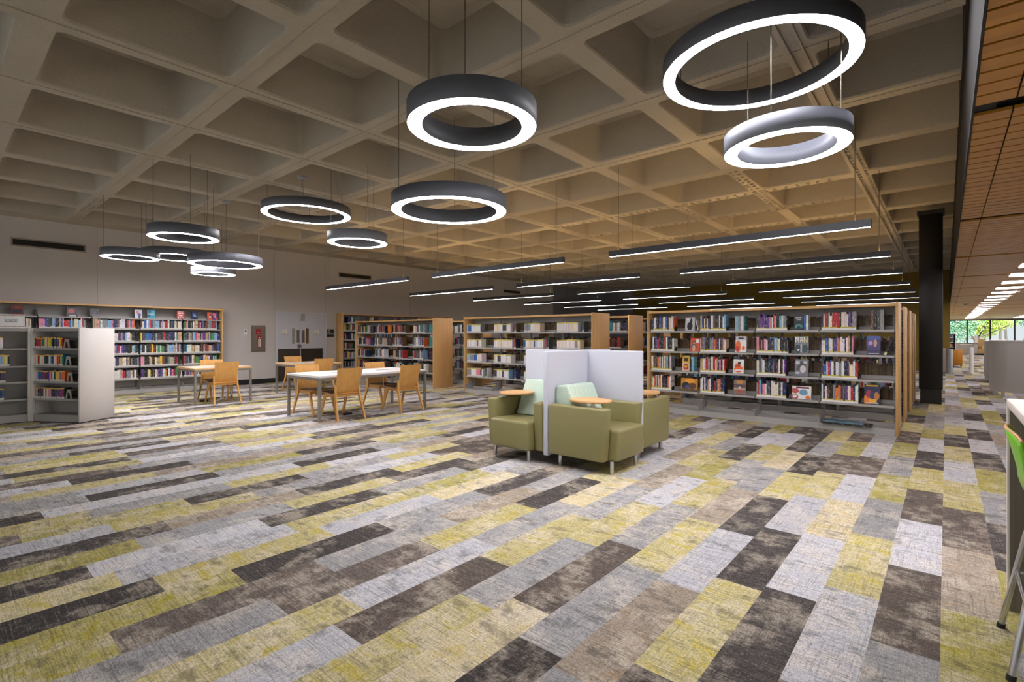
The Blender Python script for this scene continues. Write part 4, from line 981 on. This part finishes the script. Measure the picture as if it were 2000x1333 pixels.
# ------------------------------------------------------------------ single books of the nearest range
cache = {}
def book_mesh(t, h, d, st):
    key = (round(t, 3), round(h, 2), round(d, 2), st)
    if key in cache: return cache[key]
    t, h, d, st = key; b = MB(); cv = 0.0022
    lb = 0.028; yl = 0.044
    zs = [(0, lb, 2), (lb, yl, 3), (yl, h, 0)] if st == 'yw' else ([(0, lb, 2), (lb, h, 0)] if st == 'w' else [(0, h, 0)])
    for a, c, m_ in zs: b.face([(0, 0, a), (t, 0, a), (t, 0, c), (0, 0, c)], m_)
    for a, c, m_ in zs:
        b.face([(0, 0, a), (0, 0.03, a), (0, 0.03, c), (0, 0, c)], m_ if st == 'yw' else 0); b.face([(t, 0, a), (t, 0, c), (t, 0.03, c), (t, 0.03, a)], m_ if st == 'yw' else 0)
    for x in (0, t):
        b.face([(x, 0.03, 0), (x, d, 0), (x, d, h), (x, 0.03, h)], 0)
    for x0, x1 in ((0, cv), (t - cv, t)):
        b.face([(x0, 0, h), (x1, 0, h), (x1, d, h), (x0, d, h)], 0); b.face([(x0, 0, 0), (x0, d, 0), (x1, d, 0), (x1, 0, 0)], 0); b.face([(x0, d, 0), (x0, d, h), (x1, d, h), (x1, d, 0)], 0)
    b.box(cv, t - cv, 0.001, d - 0.004, 0.003, h - 0.004, 1)
    me = b.mesh('book', [M['cover'], M['paper'], M['label'], M['ylabel']]); cache[key] = me; return me
ordn = ['first', 'second', 'third', 'fourth', 'fifth', 'sixth', 'seventh', 'eighth', 'ninth', 'tenth', 'eleventh', 'twelfth', 'thirteenth', 'fourteenth', 'fifteenth', 'sixteenth', 'seventeenth', 'eighteenth', 'nineteenth', 'twentieth']
shn = ['bottom', 'third', 'second', 'top']; bayn = ['first', 'second', 'third', 'fourth']
def put_book(x, y, z, t, h, d, st, cname, label, group, tilt=0.0, rz=0, col=None, lay=None):
    o = bpy.data.objects.new('book', book_mesh(t, h, d, st)); C.objects.link(o)
    c = col or tuple(max(0, min(255, v + rb.randint(-10, 10))) for v in PAL[cname]); o.color = (*lin(c), 1)
    o.location = (x, y, z); o.rotation_euler = lay or (0, tilt, rz)
    return tag(o, label, 'book', group)
BLK = ['white'] * 8 + ['black'] * 5 + ['navy'] * 3 + ['blue', 'pale blue', 'grey', 'grey', 'red', 'red', 'orange', 'pink', 'purple', 'cream', 'cream', 'tan', 'charcoal', 'charcoal', 'brown']
def bookend(x, y, z, label):
    t = thing('bookend', label, 'bookend', (x, y, z), 0, 'black bookends on the nearest range')
    b = MB(); b.box(0, 0.0015, 0, 0.10, 0, 0.055); b.prism([(0.02, 0.055), (0.085, 0.055), (0.05, 0.085)], 0, 0.0015, axis='x'); b.box(0, 0.075, 0.01, 0.09, 0, 0.0015); b.build('plate', M['black'], t)
    b = MB(); b.prism([(0.045, 0.005), (0.055, 0.005), (0.055, 0.06), (0.045, 0.06)], 0.012, 0.02, axis='x'); b.prism([(0.02, 0.045), (0.08, 0.045), (0.05, 0.07)], 0.01, 0.022, axis='x'); b.build('spring_clip', M['black'], t)
def size_word(t, h): return 'thick' if t > 0.031 else ('slim' if t < 0.021 else ('tall' if h > 0.255 else 'short' if h < 0.225 else ''))
ends = [[0.47, 0.49, 0.50, 0.47], [0.44, 0.50, 0.49, 0.48], [0.47, 0.49, 0.50, 0.48], [0.51, 0.50, 0.51, 0.47]]
for k in range(4):
    for li, z in enumerate(LV):
        x = 0.022; n_ = 0; X1 = ends[k][li]; last = None
        while x < X1 - 0.018 and n_ < 18:
            t_ = rb.choice([0.014, 0.018, 0.02, 0.024, 0.026, 0.03, 0.036]); h_ = rb.choice([0.21, 0.23, 0.24, 0.25, 0.26, 0.26, 0.27])
            cn = rb.choice([c for c in BLK if c != last]) if rb.random() < 0.75 or not last else last; last = cn
            w = size_word(t_, h_)
            lb = ('%s %s book, %s along the %s shelf, %s bay of the long comics bookcase' % (w, cn, ordn[n_], shn[li], bayn[k])).strip()
            put_book(XR + k * BAY + x, YR + 0.045 + rb.uniform(-0.004, 0.006), z + 0.0006, t_ - 0.0008, h_, 0.17, 'yw' if rb.random() < 0.8 else 'w', cn, lb, 'books standing on the long comics bookcase')
            x += t_; n_ += 1
        bookend(XR + k * BAY + x + 0.006, YR + 0.07, z + 0.001, 'black bookend holding the row on the %s shelf, %s bay of the comics bookcase' % (shn[li], bayn[k]))

# face-out books: cover printed as a grid of colours
def art_book(label, loc, rz, w, h, base, shapes, group, t=0.02, lean=0.12, nx=28, ny=36):
    def colour(u, v):
        c = base
        for (kind, col, cx, cy, rx, ry) in shapes:
            if kind == 'o' and ((u - cx) / rx) ** 2 + ((v - cy) / ry) ** 2 <= 1: c = col
            if kind == 'r' and abs(u - cx) <= rx and abs(v - cy) <= ry: c = col
        return lin(c)
    b = MB()
    for i in range(nx):
        for j in range(ny):
            x0, x1 = w * (i / nx - 0.5), w * ((i + 1) / nx - 0.5); z0, z1 = h * j / ny, h * (j + 1) / ny
            b.face([(x0, 0, z0), (x1, 0, z0), (x1, 0, z1), (x0, 0, z1)], 0, colour((i + 0.5) / nx, (j + 0.5) / ny))
    bc = lin(base)
    b.face([(-w / 2, 0, 0), (-w / 2, 0, h), (-w / 2, t, h), (-w / 2, t, 0)], 0, bc); b.face([(-w / 2, t, 0), (-w / 2, t, h), (w / 2, t, h), (w / 2, t, 0)], 0, bc)
    b.box(-w / 2 + 0.001, w / 2 - 0.003, 0.002, t - 0.002, 0.003, h - 0.003, 1)
    o = b.build('book', [M['art'], M['paper']], None, loc); o.rotation_euler = (-lean, 0, rz); o.location.z += t * math.sin(lean) + 0.0005
    return tag(o, label, 'book', group)
W_ = (232, 230, 228); K_ = (34, 32, 36); OR = (232, 108, 36); RD = (206, 60, 44); NV = (44, 48, 96); GY = (142, 142, 148); LG = (196, 196, 202); TL = (60, 120, 124); PU = (96, 70, 132); YE = (226, 180, 50); BR = (120, 86, 72); SK = (222, 176, 136); BL = (60, 120, 176)
G1 = 'face-out books on the comics bookcase'
def disp(k, li, fx, label, w, h, base, shapes, t=0.02):
    art_book(label, (XR + (k + fx) * BAY, YR + 0.09, LV[li] + 0.001), 0, w, h, base, shapes, G1, t)
disp(0, 3, 0.80, 'pale grey face-out book with a black figure, top shelf of the first bay', 0.17, 0.235, LG, [('o', K_, .5, .35, .3, .3), ('o', K_, .62, .7, .12, .25), ('r', W_, .3, .85, .2, .06)], 0.025)
disp(1, 2, 0.74, 'white face-out book with an orange animal shape, second shelf of the second bay', 0.17, 0.265, W_, [('r', LG, .5, .88, .5, .12), ('r', K_, .5, .88, .25, .05), ('o', OR, .25, .35, .25, .38), ('o', RD, .2, .2, .2, .18), ('o', OR, .75, .25, .16, .14)], 0.05)
disp(0, 2, 0.90, 'red-orange face-out book with a figure and a white disc, second shelf of the first bay', 0.16, 0.235, (222, 84, 50), [('o', (120, 78, 60), .38, .66, .2, .16), ('o', SK, .38, .58, .12, .12), ('o', (64, 92, 110), .38, .3, .3, .28), ('o', SK, .38, .2, .16, .3), ('o', W_, .76, .78, .22, .16)])
disp(0, 1, 0.72, 'yellow face-out book with a carved mask, third shelf of the first bay', 0.13, 0.27, YE, [('r', (60, 40, 30), .5, .75, .3, .12), ('r', (226, 190, 160), .5, .26, .5, .26), ('o', K_, .5, .27, .34, .2), ('o', RD, .5, .27, .28, .16), ('o', (222, 168, 60), .5, .3, .2, .1)], 0.03)
disp(1, 1, 0.70, 'white face-out book with orange figures, third shelf of the second bay', 0.165, 0.235, W_, [('o', OR, .5, .32, .42, .26), ('o', K_, .56, .72, .16, .12), ('o', SK, .3, .7, .13, .1), ('o', RD, .4, .55, .3, .1), ('r', W_, .55, .22, .35, .06)])
disp(2, 3, 0.68, 'black face-out book with teal hill, top shelf of the third bay', 0.13, 0.235, (24, 28, 38), [('o', (80, 150, 150), .5, .22, .42, .16), ('o', (24, 28, 38), .5, .12, .22, .12), ('r', W_, .45, .78, .34, .04), ('r', W_, .5, .66, .24, .03)], 0.03)
MANL = [('r', W_, c_, d_, e_, f_) for c_, d_, e_, f_ in ((.07, .8, .03, .16), (.115, .9, .022, .05), (.15, .84, .022, .05), (.18, .78, .022, .05), (.21, .84, .022, .05), (.245, .9, .022, .05), (.29, .8, .03, .16), (.41, .78, .03, .14), (.55, .78, .03, .14), (.48, .92, .09, .035), (.48, .77, .07, .025))] + [('r', (226, 214, 150), c_, d_, e_, f_) for c_, d_, e_, f_ in ((.68, .8, .03, .16), (.73, .89, .025, .05), (.77, .82, .025, .05), (.81, .75, .025, .05), (.85, .69, .025, .05), (.89, .8, .03, .16))]
disp(2, 2, 0.72, 'grey face-out book titled MAN, second shelf of the third bay', 0.19, 0.265, (120, 124, 128), MANL + [('o', (50, 66, 76), .25, .25, .24, .26), ('o', (56, 74, 84), .72, .28, .24, .24), ('o', W_, .28, .2, .08, .06), ('r', LG, .48, .3, .04, .24)], 0.03)
disp(2, 1, 0.72, 'grey patterned face-out book with a pale oval, third shelf of the third bay', 0.185, 0.265, (120, 120, 126), [('o', (78, 80, 86), .5, .6, .3, .3), ('r', LG, .2, .8, .14, .1), ('r', LG, .78, .82, .12, .08), ('o', (200, 198, 202), .6, .42, .22, .22), ('r', LG, .2, .2, .14, .06), ('o', (86, 86, 94), .25, .42, .16, .1)])
disp(3, 2, 0.72, 'purple night-sky face-out book, second shelf of the fourth bay', 0.165, 0.27, (66, 56, 110), [('o', PU, .3, .62, .34, .2), ('o', (186, 150, 200), .28, .62, .14, .1), ('o', (60, 80, 150), .5, .9, .5, .12), ('o', (190, 150, 130), .62, .62, .12, .2), ('r', (52, 44, 90), .5, .12, .5, .14), ('r', LG, .5, .07, .38, .02)], 0.03)
disp(0, 0, 0.78, 'wide orange and dark landscape face-out book, bottom shelf of the first bay', 0.29, 0.225, (196, 130, 40), [('o', (234, 160, 40), .55, .75, .3, .25), ('o', K_, .3, .4, .25, .3), ('o', (90, 60, 40), .7, .4, .25, .25), ('o', (70, 80, 120), .4, .3, .14, .16), ('r', (110, 80, 40), .5, .08, .5, .1)], 0.04)
disp(1, 0, 0.72, 'brown and grey desert face-out book, bottom shelf of the second bay', 0.19, 0.245, (132, 112, 104), [('o', (200, 140, 70), .5, .86, .3, .12), ('r', (90, 80, 84), .5, .6, .5, .1), ('o', (180, 80, 60), .5, .25, .2, .16), ('r', (196, 160, 140), .5, .38, .5, .05), ('o', W_, .5, .48, .1, .06)], 0.025)
disp(2, 0, 0.72, 'white landscape face-out book with red and blue discs, bottom shelf of the third bay', 0.26, 0.2, W_, [('o', (190, 90, 96), .16, .62, .2, .2), ('o', (180, 60, 70), .14, .16, .2, .18), ('o', W_, .14, .18, .12, .12), ('o', (110, 156, 190), .6, .52, .22, .24), ('o', OR, .84, .14, .13, .13), ('r', (110, 30, 60), .56, .87, .34, .07)], 0.03)
disp(3, 0, 0.70, 'dark blue face-out book with orange flames, bottom shelf of the fourth bay', 0.185, 0.285, (44, 46, 84), [('o', (232, 130, 40), .2, .2, .3, .24), ('o', (240, 180, 50), .55, .16, .26, .14), ('o', (160, 60, 70), .3, .5, .2, .2), ('o', (40, 60, 120), .55, .42, .2, .18), ('o', (190, 120, 60), .8, .42, .16, .2), ('r', YE, .5, .93, .4, .03), ('r', LG, .5, .05, .4, .03)])
# small upright groups at the far side of bays
def grp(k, li, x, items):
    for i, (cn, t_, h_, lb) in enumerate(items):
        put_book(XR + k * BAY + x, YR + 0.05, LV[li] + 0.0006, t_ - 0.0008, h_, 0.17, 'p', cn, lb, 'books standing on the long comics bookcase'); x += t_
grp(1, 3, 0.60, [('pale blue', 0.05, 0.24, 'pale blue book starting the short group on the top shelf of the second bay'), ('grey', 0.04, 0.24, 'grey book in the short group, top shelf of the second bay'), ('white', 0.045, 0.24, 'white unlabelled book in the short group, top shelf of the second bay'), ('teal', 0.02, 0.24, 'slim teal book ending the short group, top shelf of the second bay')])
grp(2, 3, 0.70, [('blue', 0.03, 0.235, 'blue book beside the black face-out one, top shelf of the third bay'), ('white', 0.03, 0.235, 'white book right after the blue one, top shelf of the third bay')])
grp(3, 3, 0.63, [('brown', 0.035, 0.28, 'tall brown binder starting the dark group, top shelf of the fourth bay'), ('black', 0.04, 0.28, 'tall black binder in the dark group, top shelf of the fourth bay'), ('charcoal', 0.035, 0.28, 'tall charcoal binder in the dark group, top shelf of the fourth bay'), ('grey', 0.04, 0.275, 'tall grey binder ending the dark group, top shelf of the fourth bay')])
grp(0, 1, 0.745, [('black', 0.035, 0.26, 'black book beside the yellow mask cover, third shelf of the first bay'), ('pale blue', 0.04, 0.26, 'pale blue book next to the black one, third shelf of the first bay')])
put_book(XR + 3 * BAY + 0.782, YR + 0.05, LV[2] + 0.0105, 0.026, 0.26, 0.17, 'yw', 'black', 'black book leaning alone by the oak end, second shelf of the fourth bay', 'books standing on the long comics bookcase', 0.36)
put_book(XR + 0.882, YR + 0.08, LV[3] + 0.004, 0.012, 0.20, 0.17, 'p', 'white', 'thin white book leaning at the end of the top shelf, first bay', 'books standing on the long comics bookcase', -0.24)
# two large books lying on the base of the last bay
put_book(XR + 3 * BAY + 0.03, YR - 0.055, 0.0925, 0.022, 0.62, 0.26, 'p', 'black', 'large black book lying flat on the base of the fourth bay, lower of two', 'flat books at the foot of the comics bookcase', lay=(0, PI / 2, 0)).location.z = 0.0945 + 0.022
put_book(XR + 3 * BAY + 0.05, YR - 0.035, 0.115, 0.02, 0.50, 0.26, 'p', 'teal', 'large blue-grey book lying on the black one, base of the fourth bay', 'flat books at the foot of the comics bookcase', lay=(0, PI / 2, 0), col=(96, 124, 140)).location.z = 0.1175 + 0.0208
# face-out books on the top shelf of the wall bookcase
def wdisp(y, label, w, h, base, shapes):
    art_book(label, (WF - 0.12, y, WL[-1] + 0.001), PI / 2, w, h, base, shapes, 'face-out books on top of the wall bookcase', 0.02, 0.1)
wdisp(1.27, 'dark red and navy face-out book on the wall bookcase, above the sign holder', 0.19, 0.22, (112, 44, 36), [('r', (32, 36, 56), .5, .42, .4, .16), ('o', (140, 60, 44), .5, .8, .3, .12)])
wdisp(2.16, 'dark face-out book with red tangle, second on top of the wall bookcase', 0.19, 0.215, (44, 46, 58), [('o', (190, 84, 70), .45, .6, .3, .25), ('r', LG, .55, .12, .3, .08)])
wdisp(2.56, 'black and grey face-out book on top of the wall bookcase, before a black bookend', 0.16, 0.205, (40, 38, 42), [('r', (110, 100, 104), .5, .16, .5, .16), ('o', (80, 76, 80), .5, .5, .2, .16)])
wdisp(3.40, 'pale face-out book with red and blue sketch on top of the wall bookcase', 0.15, 0.205, (206, 214, 230), [('o', (206, 110, 100), .35, .7, .22, .18), ('o', (80, 90, 150), .6, .4, .24, .2), ('r', W_, .5, .1, .5, .1)])
wdisp(3.66, 'turquoise face-out book on top of the wall bookcase', 0.16, 0.215, (26, 160, 190), [('o', (30, 70, 100), .3, .8, .22, .18), ('o', (40, 60, 110), .25, .35, .16, .2), ('r', W_, .5, .5, .4, .04)])
LIE = [('r', W_, .5, .88, .36, .05), ('r', W_, .5, .68, .36, .05), ('r', W_, .5, .46, .26, .06), ('r', W_, .22, .18, .07, .12), ('r', W_, .5, .18, .05, .12), ('r', W_, .76, .18, .08, .12)]
wdisp(4.02 + 0.28, 'bright red face-out book with white block lettering on top of the wall bookcase', 0.165, 0.215, (214, 62, 40), LIE)
wdisp(4.62, 'navy face-out book with pale swirl on top of the wall bookcase', 0.14, 0.20, (34, 46, 84), [('o', (110, 140, 190), .45, .55, .26, .2), ('r', (150, 170, 210), .6, .4, .2, .04)])
wdisp(5.0 - 0.22 + 0.20, 'coral face-out book with black drawing near the oak end of the wall bookcase', 0.115, 0.20, (226, 104, 84), [('o', K_, .6, .55, .22, .2), ('o', W_, .55, .4, .2, .16)])
wdisp(5.115, 'pink and violet face-out book nearest the oak end of the wall bookcase', 0.125, 0.20, (96, 76, 140), [('o', (220, 110, 130), .3, .7, .3, .25), ('o', (214, 70, 90), .75, .16, .2, .14), ('o', (230, 150, 170), .5, .4, .2, .2)])
# grey plastic bookends in the white case
for z, w, nm in zip(CL, (0.66, 0.68, 0.65, 0.62), ('bottom', 'third', 'second', 'top')):
    p = xf(*C1) @ Vector((w - 0.045, 0.04, z + 0.001))
    t = thing('bookend', 'grey plastic bookend on the %s shelf of the angled white case' % nm, 'bookend', p, C1[1], 'grey plastic bookends in the white case')
    b = MB(); A = [(0, 0), (0.02, 0), (0.038, 0.1), (0.075, 0.1), (0.095, 0), (0.12, 0), (0.092, 0.15), (0.03, 0.15)]
    b.prism(A, 0, 0.012); b.prism([(0.0, 0), (0.12, 0), (0.12, 0.004), (0, 0.004)], 0, 0.12); b.build('frame', M['grey_case'], t)
    b = MB(); b.prism([(0.03, 0.15), (0.092, 0.15), (0.10, 0.13), (0.022, 0.13)], 0.012, 0.11); b.build('support', M['grey_case'], t)

# ------------------------------------------------------------------ light
wd = bpy.data.worlds.new('world'); S.world = wd; wd.use_nodes = True
bg = wd.node_tree.nodes['Background']; bg.inputs[0].default_value = (0.93, 0.97, 1.0, 1); bg.inputs[1].default_value = 0.38
su = bpy.data.lights.new('sun', 'SUN'); su.energy = 6.0; su.angle = 0.05; so_ = bpy.data.objects.new('sun', su); C.objects.link(so_); so_.rotation_euler = (math.radians(35), math.radians(10), 0)
S.view_settings.view_transform = 'Standard'; S.view_settings.look = 'None'; S.view_settings.gamma = 1.0; S.view_settings.use_curve_mapping = False
S.view_settings.exposure = 1.2
S.cycles.max_bounces = 7; S.cycles.diffuse_bounces = 4; S.cycles.glossy_bounces = 3; S.cycles.transmission_bounces = 6
S.cycles.caustics_reflective = False; S.cycles.caustics_refractive = False; S.cycles.sample_clamp_indirect = 4.0
S.cycles.use_denoising = True
S.cycles.use_light_tree = True
